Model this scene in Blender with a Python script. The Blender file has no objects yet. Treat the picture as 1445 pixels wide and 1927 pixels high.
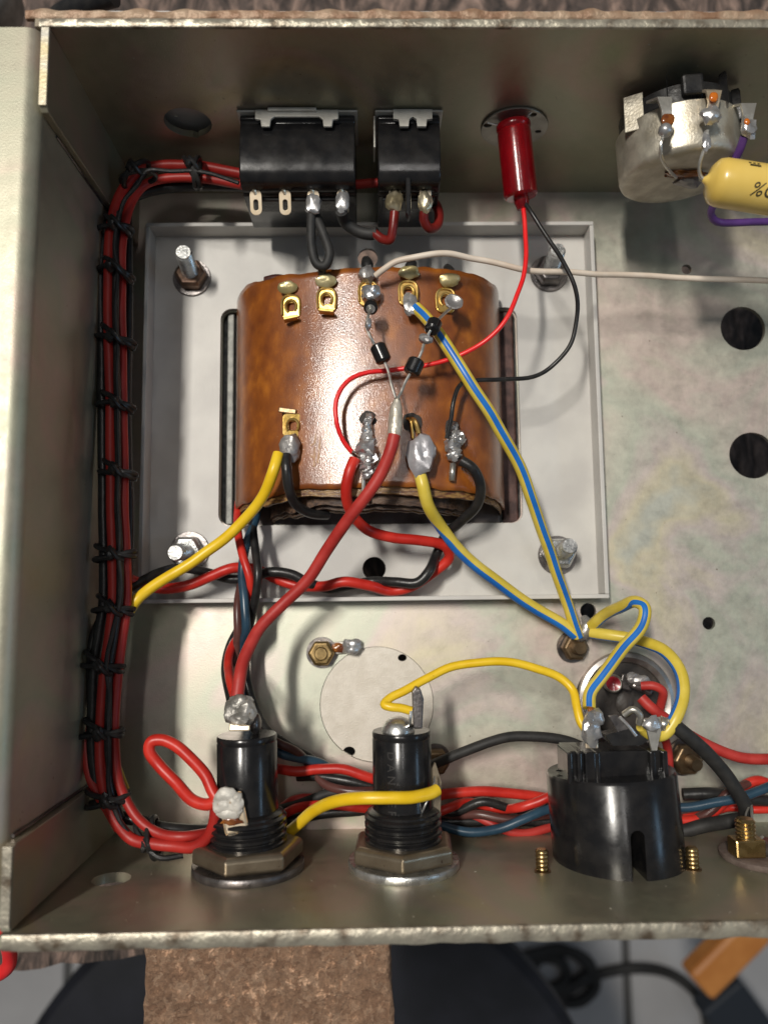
import bpy, bmesh, math, random
from math import sin, cos, pi, radians, sqrt
from mathutils import Vector, Matrix, noise
random.seed(7)
SC = bpy.context.scene
COL = SC.collection
SC.unit_settings.scale_length = 0.01          # one unit is one centimetre

# ------------------------------------------------------------ camera
F, D, ROLL, NU, NV = 1420.0, 18.9, 0.0115, 700.0, 1115.0
_z = Vector((-(NU-722.5), NV-963.5, F)).normalized()
_x = Vector((cos(ROLL), sin(ROLL), 0)); _x = (_x - _x.dot(_z)*_z).normalized()
_y = _z.cross(_x)
ROT = Matrix((_x, _y, _z))
CAM = Vector((0, 0, D))
cd = bpy.data.cameras.new("camera"); cam = bpy.data.objects.new("camera", cd); COL.objects.link(cam)
cam.matrix_world = Matrix.Translation(CAM) @ ROT.to_4x4()
cd.sensor_fit = 'VERTICAL'; cd.sensor_height = 24; cd.lens = F/1927*24
cd.clip_start = 0.5; cd.clip_end = 2000
cd.dof.use_dof = True; cd.dof.focus_distance = 16.6
cd.dof.aperture_fstop = cd.lens*0.001/0.21
SC.camera = cam

def P(u, v, z=0.0):
    "point of the place at height z that the photograph shows at pixel u, v"
    d = ROT @ Vector((u-722.5, 963.5-v, -F)); return CAM + d*((z-D)/d.z)
def Q(u, v, y):
    d = ROT @ Vector((u-722.5, 963.5-v, -F)); return CAM + d*(y/d.y)

# ------------------------------------------------------------ light
W = bpy.data.worlds.new("World"); SC.world = W; W.use_nodes = True
W.node_tree.nodes['Background'].inputs[0].default_value = (0.93, 0.96, 1.0, 1)
W.node_tree.nodes['Background'].inputs[1].default_value = 0.115
SC.view_settings.view_transform = 'Standard'; SC.view_settings.look = 'None'
SC.view_settings.exposure = 0; SC.view_settings.gamma = 1
def area(name, loc, target, sx, sy, power, col=(1,1,1), roll=0):
    l = bpy.data.lights.new(name, 'AREA'); l.shape = 'RECTANGLE'; l.size = sx; l.size_y = sy
    l.energy = power; l.color = col
    o = bpy.data.objects.new(name, l); COL.objects.link(o)
    o.location = loc
    z = (Vector(loc)-Vector(target)).normalized(); y = Vector((0, 1, 0)); y = (y-y.dot(z)*z).normalized()
    o.rotation_euler = Matrix((y.cross(z), y, z)).transposed().to_euler()
    return o
area('ceiling_lamp', (-45, 36, 139), (0, 2, 0), 8, 34, 205000, (1.0, 0.95, 0.87))
area('ceiling_lamp', (5, 30, 152), (0, 2, 0), 6, 50, 17000, (1.0, 0.96, 0.92))
area('window_light', (120, -10, 75), (2, -3, 2), 12, 60, 13000, (0.42, 0.70, 1.0))

# ------------------------------------------------------------ materials
MATS = {}
def mat(name, c1, c2=None, c3=None, nscale=1.0, rough=0.5, metal=0.0, bump=0.0, bscale=30, speck=None,
        sscale=9, sthr=0.08, coat=0.0, trans=0.0, stretch=(1,1,1), rvar=0.0, lo=.38, hi=.62, ior=1.45, bdist=0.02, crough=.12, alpha=None, sss=0):
    if name in MATS: return MATS[name]
    m = bpy.data.materials.new(name); m.use_nodes = True; MATS[name] = m
    nt = m.node_tree; N = nt.nodes; L = nt.links; b = N['Principled BSDF']
    tc = N.new('ShaderNodeTexCoord'); mp = N.new('ShaderNodeMapping'); mp.inputs['Scale'].default_value = stretch
    L.new(tc.outputs['Object'], mp.inputs[0]); vec = mp.outputs[0]
    b.inputs['Roughness'].default_value = rough; b.inputs['Metallic'].default_value = metal
    b.inputs['IOR'].default_value = ior
    b.inputs['Coat Weight'].default_value = coat; b.inputs['Coat Roughness'].default_value = crough
    b.inputs['Transmission Weight'].default_value = trans
    if c2:
        n = N.new('ShaderNodeTexNoise'); n.inputs['Scale'].default_value = nscale; n.inputs['Detail'].default_value = 5
        L.new(vec, n.inputs['Vector'])
        r = N.new('ShaderNodeValToRGB'); r.color_ramp.elements[0].position = lo; r.color_ramp.elements[1].position = hi
        r.color_ramp.elements[0].color = (*c1, 1); r.color_ramp.elements[1].color = (*c2, 1)
        if c3:
            e = r.color_ramp.elements.new((lo+hi)/2); e.color = (*c3, 1)
        L.new(n.outputs['Fac'], r.inputs[0]); out = r.outputs[0]
    else:
        rgb = N.new('ShaderNodeRGB'); rgb.outputs[0].default_value = (*c1, 1); out = rgb.outputs[0]
    if speck:
        vo = N.new('ShaderNodeTexNoise'); vo.inputs['Scale'].default_value = sscale; vo.inputs['Detail'].default_value = 3
        vo.inputs['Roughness'].default_value = .7
        L.new(tc.outputs['Object'], vo.inputs['Vector'])
        lt = N.new('ShaderNodeMapRange'); lt.inputs['From Min'].default_value = 0.70-sthr; lt.inputs['From Max'].default_value = 0.72-sthr+.03
        L.new(vo.outputs['Fac'], lt.inputs['Value'])
        mx = N.new('ShaderNodeMix'); mx.data_type = 'RGBA'; mx.inputs['B'].default_value = (*speck, 1)
        L.new(lt.outputs[0], mx.inputs['Factor']); L.new(out, mx.inputs['A']); out = mx.outputs['Result']
    L.new(out, b.inputs['Base Color'])
    if rvar:
        n3 = N.new('ShaderNodeTexNoise'); n3.inputs['Scale'].default_value = 4; n3.inputs['Detail'].default_value = 6
        L.new(vec, n3.inputs['Vector'])
        mr = N.new('ShaderNodeMapRange'); mr.inputs['From Min'].default_value = .3; mr.inputs['From Max'].default_value = .7
        mr.inputs['To Min'].default_value = max(.03, rough-rvar); mr.inputs['To Max'].default_value = min(1, rough+rvar)
        L.new(n3.outputs['Fac'], mr.inputs['Value']); L.new(mr.outputs[0], b.inputs['Roughness'])
    if bump:
        n2 = N.new('ShaderNodeTexNoise'); n2.inputs['Scale'].default_value = bscale; n2.inputs['Detail'].default_value = 4
        L.new(vec, n2.inputs['Vector'])
        bp = N.new('ShaderNodeBump'); bp.inputs['Strength'].default_value = bump; bp.inputs['Distance'].default_value = bdist
        L.new(n2.outputs['Fac'], bp.inputs['Height']); L.new(bp.outputs[0], b.inputs['Normal'])
        L.new(bp.outputs[0], b.inputs['Coat Normal'])
    return m

def zinc(name, tint, metal, rough):
    "passivated zinc: cloudy greenish, pinkish and straw tones over grey, fine pits"
    m = bpy.data.materials.new(name); m.use_nodes = True; MATS[name] = m
    nt = m.node_tree; N = nt.nodes; L = nt.links; b = N['Principled BSDF']
    tc = N.new('ShaderNodeTexCoord')
    n = N.new('ShaderNodeTexNoise'); n.inputs['Scale'].default_value = .22; n.inputs['Detail'].default_value = 4; n.inputs['Distortion'].default_value = .8
    L.new(tc.outputs['Object'], n.inputs['Vector'])
    r = N.new('ShaderNodeValToRGB'); cr = r.color_ramp
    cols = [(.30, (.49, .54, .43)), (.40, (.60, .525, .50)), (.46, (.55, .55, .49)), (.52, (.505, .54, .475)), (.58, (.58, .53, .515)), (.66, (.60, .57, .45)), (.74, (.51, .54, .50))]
    cr.elements[0].position = cols[0][0]; cr.elements[1].position = cols[-1][0]
    cr.elements[0].color = (*cols[0][1], 1); cr.elements[1].color = (*cols[-1][1], 1)
    for p, c in cols[1:-1]:
        e = cr.elements.new(p); e.color = (*c, 1)
    L.new(n.outputs['Fac'], r.inputs[0])
    n2 = N.new('ShaderNodeTexNoise'); n2.inputs['Scale'].default_value = 2.3; n2.inputs['Detail'].default_value = 10; n2.inputs['Roughness'].default_value = .75
    L.new(tc.outputs['Object'], n2.inputs['Vector'])
    mr = N.new('ShaderNodeMapRange'); mr.inputs['From Min'].default_value = .3; mr.inputs['From Max'].default_value = .7
    mr.inputs['To Min'].default_value = .86; mr.inputs['To Max'].default_value = 1.06
    L.new(n2.outputs['Fac'], mr.inputs['Value'])
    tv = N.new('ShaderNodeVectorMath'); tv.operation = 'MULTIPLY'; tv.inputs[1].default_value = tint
    L.new(r.outputs[0], tv.inputs[0])
    sc = N.new('ShaderNodeVectorMath'); sc.operation = 'SCALE'
    L.new(tv.outputs[0], sc.inputs[0]); L.new(mr.outputs[0], sc.inputs['Scale'])
    vo = N.new('ShaderNodeTexVoronoi'); vo.inputs['Scale'].default_value = 3.4; vo.inputs['Randomness'].default_value = 1
    L.new(tc.outputs['Object'], vo.inputs['Vector'])
    n4 = N.new('ShaderNodeTexNoise'); n4.inputs['Scale'].default_value = 2.0; L.new(tc.outputs['Object'], n4.inputs['Vector'])
    m4 = N.new('ShaderNodeMapRange'); m4.inputs['From Min'].default_value = .5; m4.inputs['From Max'].default_value = .8
    m4.inputs['To Min'].default_value = 0.02; m4.inputs['To Max'].default_value = .12; L.new(n4.outputs['Fac'], m4.inputs['Value'])
    lt = N.new('ShaderNodeMath'); lt.operation = 'LESS_THAN'; L.new(vo.outputs['Distance'], lt.inputs[0]); L.new(m4.outputs[0], lt.inputs[1])
    mx = N.new('ShaderNodeMix'); mx.data_type = 'RGBA'; mx.inputs['B'].default_value = (.12, .075, .04, 1)
    ml = N.new('ShaderNodeMath'); ml.operation = 'MULTIPLY'; ml.inputs[1].default_value = .6; L.new(lt.outputs[0], ml.inputs[0])
    L.new(ml.outputs[0], mx.inputs['Factor']); L.new(sc.outputs[0], mx.inputs['A']); L.new(mx.outputs['Result'], b.inputs['Base Color'])
    b.inputs['Metallic'].default_value = metal
    rr = N.new('ShaderNodeMapRange'); rr.inputs['From Min'].default_value = .35; rr.inputs['From Max'].default_value = .65
    rr.inputs['To Min'].default_value = rough-.06; rr.inputs['To Max'].default_value = rough+.08
    L.new(n2.outputs['Fac'], rr.inputs['Value']); L.new(rr.outputs[0], b.inputs['Roughness'])
    n5 = N.new('ShaderNodeTexNoise'); n5.inputs['Scale'].default_value = 34; n5.inputs['Detail'].default_value = 4; L.new(tc.outputs['Object'], n5.inputs['Vector'])
    bp = N.new('ShaderNodeBump'); bp.inputs['Strength'].default_value = .25; bp.inputs['Distance'].default_value = .012
    L.new(n5.outputs['Fac'], bp.inputs['Height']); L.new(bp.outputs[0], b.inputs['Normal'])
    return m

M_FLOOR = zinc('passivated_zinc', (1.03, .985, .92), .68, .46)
M_WALL = zinc('shaded_passivated_zinc', (.64, .59, .485), .60, .38)  # same zinc as the floor; the walls' shade is put into this darker tint
M_EDGE = mat('cut_steel_edge', (.42, .39, .31), (.13, .10, .07), (.34, .31, .25), nscale=2.6, rough=.42, metal=.55, bump=.45, bscale=9, lo=.36, hi=.68, bdist=.05)
M_COPPER = mat('brown_sheet', (.26, .15, .09), (.40, .29, .20), nscale=2, rough=.5, metal=.2, bump=.8, bscale=6, stretch=(1, 1, 1), bdist=.06)
M_TRAY = mat('pale_painted_aluminium', (.49, .475, .45), (.575, .56, .525), nscale=.7, rough=.42, bump=.3, bscale=40, speck=(.33, .29, .25), sscale=11, sthr=-.03)
def bronzemat():
    m = mat('varnished_paper', (.15, .038, .007), (.40, .13, .014), (.24, .068, .009), nscale=2.3, rough=.42, bump=.40, bscale=34, coat=1, crough=.13,
            speck=(.50, .32, .17), sscale=13, sthr=-.005, lo=.28, hi=.78, bdist=.012, stretch=(1.2, .8, 1.2))
    return m
M_WRAP = bronzemat()
M_WRAP_EDGE = mat('layered_paper_edge', (.30, .17, .05), (.09, .03, .012), nscale=3, rough=.45, stretch=(1, 6, 6), coat=.3, bump=.5, bscale=12)
M_FISH = mat('dark_wood_laminate', (.035, .018, .012), (.13, .075, .045), nscale=4, rough=.45, stretch=(.4, 4, 6), bump=.6, bscale=18)
M_CORE = mat('core_steel', (.055, .06, .06), (.13, .13, .125), nscale=6, rough=.45, metal=.5, bump=.5, bscale=25)
M_CORE2 = mat('core_brown', (.04, .018, .016), (.11, .055, .045), nscale=3, rough=.5, metal=.1, bump=.3, bscale=18)
M_BLACK = mat('black_bakelite', (.009, .009, .010), (.016, .015, .015), nscale=3, rough=.22, speck=(.14, .13, .12), sscale=19, sthr=-.045, bump=.03, bscale=18, rvar=.05)
M_BLACK2 = mat('dusty_black_plastic', (.012, .012, .013), (.022, .021, .020), nscale=3, rough=.30, speck=(.26, .25, .23), sscale=18, sthr=-.01, bump=.2, bscale=12, rvar=.1)
M_RUB = mat('black_wire_insulation', (.012, .012, .013), (.024, .023, .022), nscale=4, rough=.34, bump=.25, bscale=14, speck=(.10, .10, .09), sscale=12, sthr=-.02)
M_MATTE = mat('black_sleeving', (.017, .017, .017), (.028, .027, .026), nscale=4, rough=.62, bump=.3, bscale=12)
M_RED = mat('red_wire_insulation', (.46, .018, .012), (.60, .035, .022), nscale=2.2, rough=.38, bump=.15, bscale=9, speck=(.22, .03, .02), sscale=11, sthr=-.04)
M_RED2 = mat('faded_red_insulation', (.36, .022, .018), (.46, .040, .032), nscale=2.2, rough=.5, bump=.2, bscale=10, speck=(.16, .03, .02), sscale=12, sthr=-.02)
M_HRED = mat('deep_red_insulation', (.30, .015, .012), (.42, .025, .018), nscale=1.2, rough=.45, bump=.2, bscale=10, speck=(.10, .02, .02), sscale=12, sthr=-.02)
M_RED3 = mat('bright_red_insulation', (.75, .015, .018), (.82, .03, .03), nscale=2, rough=.3)
M_MAROON = mat('maroon_insulation', (.11, .008, .007), (.17, .014, .011), nscale=2, rough=.32, bump=.2, bscale=12)
M_BROWN = mat('brown_insulation', (.07, .025, .022), (.11, .045, .038), nscale=2, rough=.33)
M_TEAL = mat('slate_blue_insulation', (.018, .045, .075), (.03, .07, .11), nscale=2, rough=.3, speck=(.01, .015, .02), sscale=9, sthr=-.03)
M_YEL = mat('yellow_insulation', (.78, .50, .012), (.86, .58, .03), nscale=2, rough=.35, bump=.1, bscale=9, speck=(.25, .13, .02), sscale=10, sthr=-.055)
M_YEL2 = mat('earth_yellow_insulation', (.62, .47, .05), (.72, .56, .09), nscale=2, rough=.33, speck=(.28, .19, .04), sscale=10, sthr=-.05)
M_BLUE = mat('stripe_blue_insulation', (.012, .13, .46), (.018, .17, .55), nscale=2, rough=.33)
M_CREAM = mat('cream_insulation', (.62, .52, .42), (.72, .63, .53), nscale=1.4, rough=.45, speck=(.30, .22, .15), sscale=9, sthr=-.04)
M_PURPLE = mat('purple_insulation', (.085, .035, .17), (.12, .05, .23), nscale=2, rough=.35)
M_SOLDER = mat('solder', (.46, .46, .47), (.62, .61, .60), nscale=3, rough=.30, metal=.75, bump=.3, bscale=7, speck=(.10, .05, .02), sscale=6, sthr=-.02, rvar=.1, bdist=.04)
M_SOLDER2 = mat('dull_solder', (.30, .29, .29), (.46, .44, .42), nscale=3, rough=.42, metal=.6, bump=.8, bscale=6, speck=(.08, .04, .02), sscale=6, sthr=-.02, bdist=.04)
M_SOLDER3 = mat('crusty_solder', (.22, .21, .19), (.42, .40, .37), nscale=4, rough=.42, metal=.5, bump=.6, bscale=8, speck=(.24, .13, .05), sscale=4, sthr=.02, bdist=.04)
M_TIN = mat('tinned_metal', (.50, .48, .43), (.62, .60, .55), nscale=3, rough=.36, metal=.85, bump=.25, bscale=16, speck=(.20, .13, .07), sscale=6, sthr=0)
M_BRK = mat('dull_white_metal', (.46, .44, .39), (.58, .56, .51), nscale=3, rough=.45, metal=.25, bump=.3, bscale=16, speck=(.18, .14, .10), sscale=7, sthr=0)
M_GOLD = mat('gilt_lug_metal', (.52, .34, .09), (.70, .48, .17), nscale=4, rough=.36, bump=.3, bscale=9, metal=.95, speck=(.25, .11, .03), sscale=5, sthr=0)
M_GOLD2 = mat('pale_gilt_metal', (.74, .60, .42), (.82, .70, .54), nscale=3, rough=.32, metal=.75, speck=(.3, .17, .06), sscale=5, sthr=-.02)
M_BRASS = mat('brass', (.33, .22, .09), (.48, .34, .16), nscale=2, rough=.28, metal=.95, speck=(.14, .08, .03), sscale=6, sthr=.01, rvar=.08)
M_DBRASS = mat('tarnished_brass', (.17, .115, .065), (.30, .21, .12), nscale=2.2, rough=.38, metal=.85, bump=.3, bscale=12, speck=(.06, .035, .02), sscale=5, sthr=.03)
M_NUTBRONZE = mat('bronze_nut', (.26, .21, .15), (.36, .30, .22), nscale=2, rough=.34, metal=.85, bump=.2, bscale=12, speck=(.10, .06, .04), sscale=5, sthr=0)
M_STEEL = mat('zinc_plated_steel', (.55, .56, .55), (.72, .72, .70), nscale=4, rough=.3, metal=.9, bump=.3, bscale=20, rvar=.1)
M_DSTEEL = mat('dark_steel', (.13, .12, .12), (.24, .22, .21), nscale=2, rough=.36, metal=.85, bump=.3, bscale=14, rvar=.1)
M_RUSTNUT = mat('browned_steel_nut', (.12, .075, .055), (.26, .17, .12), nscale=3, rough=.33, metal=.8, bump=.3, bscale=12)
M_CAN = mat('scratched_zinc_can', (.42, .38, .30), (.60, .56, .46), (.50, .46, .38), nscale=2.2, rough=.44, metal=.7, bump=.35, bscale=18, rvar=.06, speck=(.2, .15, .09), sscale=8, sthr=0)
M_WASHER = mat('dull_washer', (.26, .25, .22), (.40, .38, .34), nscale=2, rough=.42, metal=.7, bump=.3, bscale=16, speck=(.12, .09, .06), sscale=5, sthr=0)
M_LENS = mat('red_translucent_plastic', (.55, .008, .02), (.40, .004, .012), nscale=2, rough=.22, trans=.75, ior=1.40, bump=.12, bscale=10, coat=.3)
M_LENSIN = mat('red_lamp_core', (.45, .012, .02), (.25, .006, .01), nscale=2, rough=.4)
M_REDDOT = mat('red_rivet_paint', (.60, .012, .035), (.35, .01, .02), nscale=3, rough=.25, coat=.6)
M_PHEN = mat('grey_brown_phenolic', (.030, .025, .022), (.055, .046, .040), nscale=3, rough=.5, speck=(.15, .13, .10), sscale=15, sthr=-.01, bump=.3, bscale=16)
M_ALU = mat('aluminium_can', (.30, .28, .26), (.44, .41, .38), nscale=1.6, rough=.40, metal=.9, rvar=.1)
M_CAPY = mat('yellow_epoxy', (.72, .50, .11), (.78, .56, .15), nscale=1, rough=.3, coat=.3, speck=(.35, .22, .06), sscale=8, sthr=-.05)
M_INK = mat('dark_ink', (.05, .04, .02), rough=.6)
M_CORK = None
M_FLUX = mat('amber_flux', (.30, .10, .015), (.12, .03, .008), nscale=4, rough=.2, coat=.6)
M_DUST = mat('dust', (.50, .46, .38), (.30, .24, .16), nscale=2, rough=.9)
M_SCRATCH = mat('bare_scratch', (.50, .30, .17), rough=.6)
M_TILE = mat('grey_floor_tile', (.40, .40, .41), (.47, .47, .48), nscale=.08, rough=.4)
M_GROUT = mat('tile_grout', (.10, .10, .10), rough=.9)
M_SEAT = mat('blue_black_vinyl', (.006, .007, .011), (.010, .011, .017), nscale=.5, rough=.5)
M_ORANGE = mat('orange_varnished_wood', (.50, .19, .045), (.62, .26, .07), nscale=.3, rough=.4)
M_NAVY = mat('navy_rubber', (.018, .024, .034), rough=.6)

def benchmat():
    m = bpy.data.materials.new('weathered_board'); m.use_nodes = True; N = m.node_tree.nodes; L = m.node_tree.links; b = N['Principled BSDF']
    tc = N.new('ShaderNodeTexCoord'); mp = N.new('ShaderNodeMapping'); mp.inputs['Scale'].default_value = (1.1, .45, 1)
    n = N.new('ShaderNodeTexNoise'); n.inputs['Scale'].default_value = .9; n.inputs['Detail'].default_value = 9; n.inputs['Roughness'].default_value = .7; n.inputs['Distortion'].default_value = 1.6
    L.new(tc.outputs['Object'], mp.inputs[0]); L.new(mp.outputs[0], n.inputs['Vector'])
    r = N.new('ShaderNodeValToRGB'); r.color_ramp.elements[0].position = .36; r.color_ramp.elements[1].position = .66
    r.color_ramp.elements[0].color = (.018, .015, .014, 1); r.color_ramp.elements[1].color = (.36, .25, .20, 1)
    e = r.color_ramp.elements.new(.5); e.color = (.10, .073, .062, 1)
    L.new(n.outputs['Fac'], r.inputs[0]); L.new(r.outputs[0], b.inputs['Base Color']); b.inputs['Roughness'].default_value = .75
    bp = N.new('ShaderNodeBump'); bp.inputs['Strength'].default_value = .9; bp.inputs['Distance'].default_value = .25
    L.new(n.outputs['Fac'], bp.inputs['Height']); L.new(bp.outputs[0], b.inputs['Normal'])
    return m
def corkmat():
    m = bpy.data.materials.new('pressed_cork'); m.use_nodes = True; N = m.node_tree.nodes; L = m.node_tree.links; b = N['Principled BSDF']
    tc = N.new('ShaderNodeTexCoord')
    v1 = N.new('ShaderNodeTexVoronoi'); v1.inputs['Scale'].default_value = 6.5
    nd = N.new('ShaderNodeTexNoise'); nd.inputs['Scale'].default_value = 4; nd.inputs['Detail'].default_value = 3
    L.new(tc.outputs['Object'], nd.inputs['Vector'])
    ad = N.new('ShaderNodeVectorMath'); ad.operation = 'MULTIPLY_ADD'; ad.inputs[1].default_value = (.65, .65, .65)
    L.new(nd.outputs['Color'], ad.inputs[0]); L.new(tc.outputs['Object'], ad.inputs[2]); L.new(ad.outputs[0], v1.inputs['Vector'])
    r = N.new('ShaderNodeValToRGB'); cr = r.color_ramp; cr.elements[0].position = .0; cr.elements[1].position = 1
    cr.elements[0].color = (.36, .20, .12, 1); cr.elements[1].color = (.72, .47, .31, 1)
    e = cr.elements.new(.35); e.color = (.50, .29, .175, 1); e = cr.elements.new(.7); e.color = (.60, .37, .235, 1)
    L.new(v1.outputs['Color'], r.inputs[0])
    v2 = N.new('ShaderNodeTexVoronoi'); v2.feature = 'DISTANCE_TO_EDGE'; v2.inputs['Scale'].default_value = 6.5; L.new(ad.outputs[0], v2.inputs['Vector'])
    mr = N.new('ShaderNodeMapRange'); mr.inputs['From Max'].default_value = .05; mr.inputs['To Min'].default_value = .80; L.new(v2.outputs['Distance'], mr.inputs['Value'])
    sc = N.new('ShaderNodeVectorMath'); sc.operation = 'SCALE'; L.new(r.outputs[0], sc.inputs[0]); L.new(mr.outputs[0], sc.inputs['Scale'])
    ng = N.new('ShaderNodeTexNoise'); ng.inputs['Scale'].default_value = 3.2; ng.inputs['Detail'].default_value = 12; ng.inputs['Roughness'].default_value = .8; L.new(tc.outputs['Object'], ng.inputs['Vector'])
    gm = N.new('ShaderNodeMapRange'); gm.inputs['From Min'].default_value = .38; gm.inputs['From Max'].default_value = .58; gm.inputs['To Min'].default_value = .58; gm.inputs['To Max'].default_value = 1.0; L.new(ng.outputs['Fac'], gm.inputs['Value'])
    s2 = N.new('ShaderNodeVectorMath'); s2.operation = 'SCALE'; L.new(sc.outputs[0], s2.inputs[0]); L.new(gm.outputs[0], s2.inputs['Scale'])
    L.new(s2.outputs[0], b.inputs['Base Color']); b.inputs['Roughness'].default_value = .85
    n3 = N.new('ShaderNodeTexNoise'); n3.inputs['Scale'].default_value = 9; n3.inputs['Detail'].default_value = 6; L.new(tc.outputs['Object'], n3.inputs['Vector'])
    hh = N.new('ShaderNodeMath'); hh.operation = 'ADD'; L.new(gm.outputs[0], hh.inputs[0]); L.new(n3.outputs['Fac'], hh.inputs[1])
    bp = N.new('ShaderNodeBump'); bp.inputs['Strength'].default_value = 1; bp.inputs['Distance'].default_value = .12
    L.new(hh.outputs[0], bp.inputs['Height']); L.new(bp.outputs[0], b.inputs['Normal'])
    return m

# ------------------------------------------------------------ mesh helpers
def frame(axis, up=None):
    z = Vector(axis).normalized()
    u = Vector(up) if up is not None else (Vector((0, 0, 1)) if abs(z.z) < .9 else Vector((0, 1, 0)))
    x = (u - u.dot(z)*z).normalized(); y = z.cross(x)
    return x, y, z
class MB:
    def __init__(s): s.v = []; s.f = []; s.m = []; s.s = []
    def add(s, vs, fs, mi=0, smooth=True):
        o = len(s.v); s.v += [Vector(v) for v in vs]
        for f in fs: s.f.append([i+o for i in f]); s.m.append(mi); s.s.append(smooth)
        return s
    def tube(s, pts, r, n=14, stripe=None, cap=True, sub=6, spl=True, jit=0.0):
        pts = [Vector(p) for p in pts]
        rr = list(r) if isinstance(r, (list, tuple)) else [r]*len(pts)
        if spl and len(pts) > 2: pts, rr = spline(pts, rr, sub)
        if jit: pts = [p + Vector((noise.noise(p*1.1)*jit, noise.noise(p*1.1+Vector((7, 0, 0)))*jit, noise.noise(p*1.1+Vector((0, 9, 0)))*jit)) for p in pts]
        vs = []; fs = []; N_ = len(pts); t0 = (pts[1]-pts[0]).normalized()
        x, y, _ = frame(t0, (0, 0, 1) if abs(t0.z) < .95 else (0, 1, 0))
        for i, p in enumerate(pts):
            t = (pts[min(i+1, N_-1)]-pts[max(i-1, 0)])
            t = t.normalized() if t.length > 1e-9 else t0
            x = (x - x.dot(t)*t)
            x = x.normalized() if x.length > 1e-6 else frame(t)[0]
            if stripe is not None:
                x = Vector((0, 0, 1))-t*t.z; x = x.normalized()
            y = t.cross(x)
            for k in range(n):
                a = 2*pi*k/n + (radians((stripe(min(1, i/(N_-1))))[0]) if stripe is not None else 0); vs.append(p + (x*cos(a)+y*sin(a))*rr[i])
        o = len(s.v); s.v += vs
        for i in range(N_-1):
            for k in range(n):
                k2 = (k+1) % n; s.f.append([o+i*n+k, o+i*n+k2, o+(i+1)*n+k2, o+(i+1)*n+k])
                mi = 0
                if stripe is not None:
                    a0, w = (stripe(i/(N_-1)) if callable(stripe) else stripe)
                    a = (360*(k+.5)/n + 180) % 360 - 180
                    mi = 1 if abs(a) < w else 0
                s.m.append(mi); s.s.append(True)
        if cap:
            s.f.append([o+k for k in range(n)][::-1]); s.m.append(0); s.s.append(False)
            s.f.append([o+(N_-1)*n+k for k in range(n)]); s.m.append(0); s.s.append(False)
        return s
    def lathe(s, prof, c, axis, n=32, up=None, smooth=True, close=True, mi=0, wob=0):
        x, y, z = frame(axis, up); c = Vector(c); vs = []; fs = []
        for (r, h) in prof:
            for k in range(n):
                a = 2*pi*(k+.5)/n; q = r*(1+wob*noise.noise(Vector((cos(a)*2, sin(a)*2, h*3+c.x))))
                vs.append(c + x*cos(a)*q + y*sin(a)*q + z*h)
        for i in range(len(prof)-1):
            for k in range(n): fs.append([i*n+k, i*n+(k+1) % n, (i+1)*n+(k+1) % n, (i+1)*n+k])
        s.add(vs, fs, mi, smooth)
        if close:
            o = len(s.v)-len(vs)
            if prof[0][0] > 1e-4: s.f.append([o+k for k in range(n)][::-1]); s.m.append(mi); s.s.append(False)
            if prof[-1][0] > 1e-4: s.f.append([o+(len(prof)-1)*n+k for k in range(n)]); s.m.append(mi); s.s.append(False)
        return s
    def blob(s, c, size, axis=(0, 0, 1), rough=.22, seed=0, n=14, fr=1.3, up=None):
        x, y, z = frame(axis, up); c = Vector(c); vs = []; fs = []; m = n//2+2
        for i in range(m+1):
            th = pi*i/m
            for k in range(n):
                a = 2*pi*k/n; d = Vector((sin(th)*cos(a), sin(th)*sin(a), cos(th)))
                q = 1 + rough*noise.noise(d*fr + Vector((seed*3.7, seed*1.3, 0))) + rough*.45*noise.noise(d*fr*2.6+Vector((0, seed*2.1, 5)))
                vs.append(c + x*d.x*size[0]*q + y*d.y*size[1]*q + z*d.z*size[2]*q)
        for i in range(m):
            for k in range(n): fs.append([i*n+k, (i+1)*n+k, (i+1)*n+(k+1) % n, i*n+(k+1) % n])
        return s.add(vs, fs)
    def box(s, c, size, bev=.03, M=None, seg=2):
        bm = bmesh.new(); bmesh.ops.create_cube(bm, size=1)
        for v in bm.verts: v.co = Vector((v.co.x*size[0], v.co.y*size[1], v.co.z*size[2]))
        if bev: bmesh.ops.bevel(bm, geom=bm.edges[:], offset=bev, segments=seg, profile=.5, affect='EDGES')
        M = M or Matrix.Identity(3); c = Vector(c)
        s.add([c + M @ v.co for v in bm.verts], [[v.index for v in f.verts] for f in bm.faces], smooth=False)
        bm.free(); return s
    def prism(s, poly, axis0, vecs, a, b, smooth=False):
        "extrude a 2-D outline: point = axis0 + vecs[0]*px + vecs[1]*py + vecs[2]*h"
        X, Y, Z = [Vector(q) for q in vecs]; o = Vector(axis0); n = len(poly)
        vs = [o+X*p[0]+Y*p[1]+Z*a for p in poly]+[o+X*p[0]+Y*p[1]+Z*b for p in poly]
        s.add(vs, [[i, (i+1) % n, n+(i+1) % n, n+i] for i in range(n)], smooth=smooth)
        s.add(vs, [list(range(n))[::-1], [n+i for i in range(n)]], smooth=False)
        return s
    def build(s, name, m, parent=None, origin=None, bevel=0, autos=True):
        me = bpy.data.meshes.new(name)
        if origin is None:
            if parent is not None: origin = parent.matrix_world.translation if parent.parent is None else parent.parent.location + parent.location
            else:
                origin = sum(s.v, Vector())/len(s.v)
        org = Vector(origin)
        me.from_pydata([v-org for v in s.v], [], s.f)
        ms = m if isinstance(m, (list, tuple)) else [m]
        for q in ms: me.materials.append(q)
        me.polygons.foreach_set('material_index', s.m); me.polygons.foreach_set('use_smooth', s.s)
        bm = bmesh.new(); bm.from_mesh(me); bmesh.ops.remove_doubles(bm, verts=bm.verts, dist=.0004)
        bmesh.ops.recalc_face_normals(bm, faces=bm.faces)
        for e in bm.edges:
            if len(e.link_faces) == 2 and e.calc_face_angle(0) > radians(38): e.smooth = False
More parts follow.
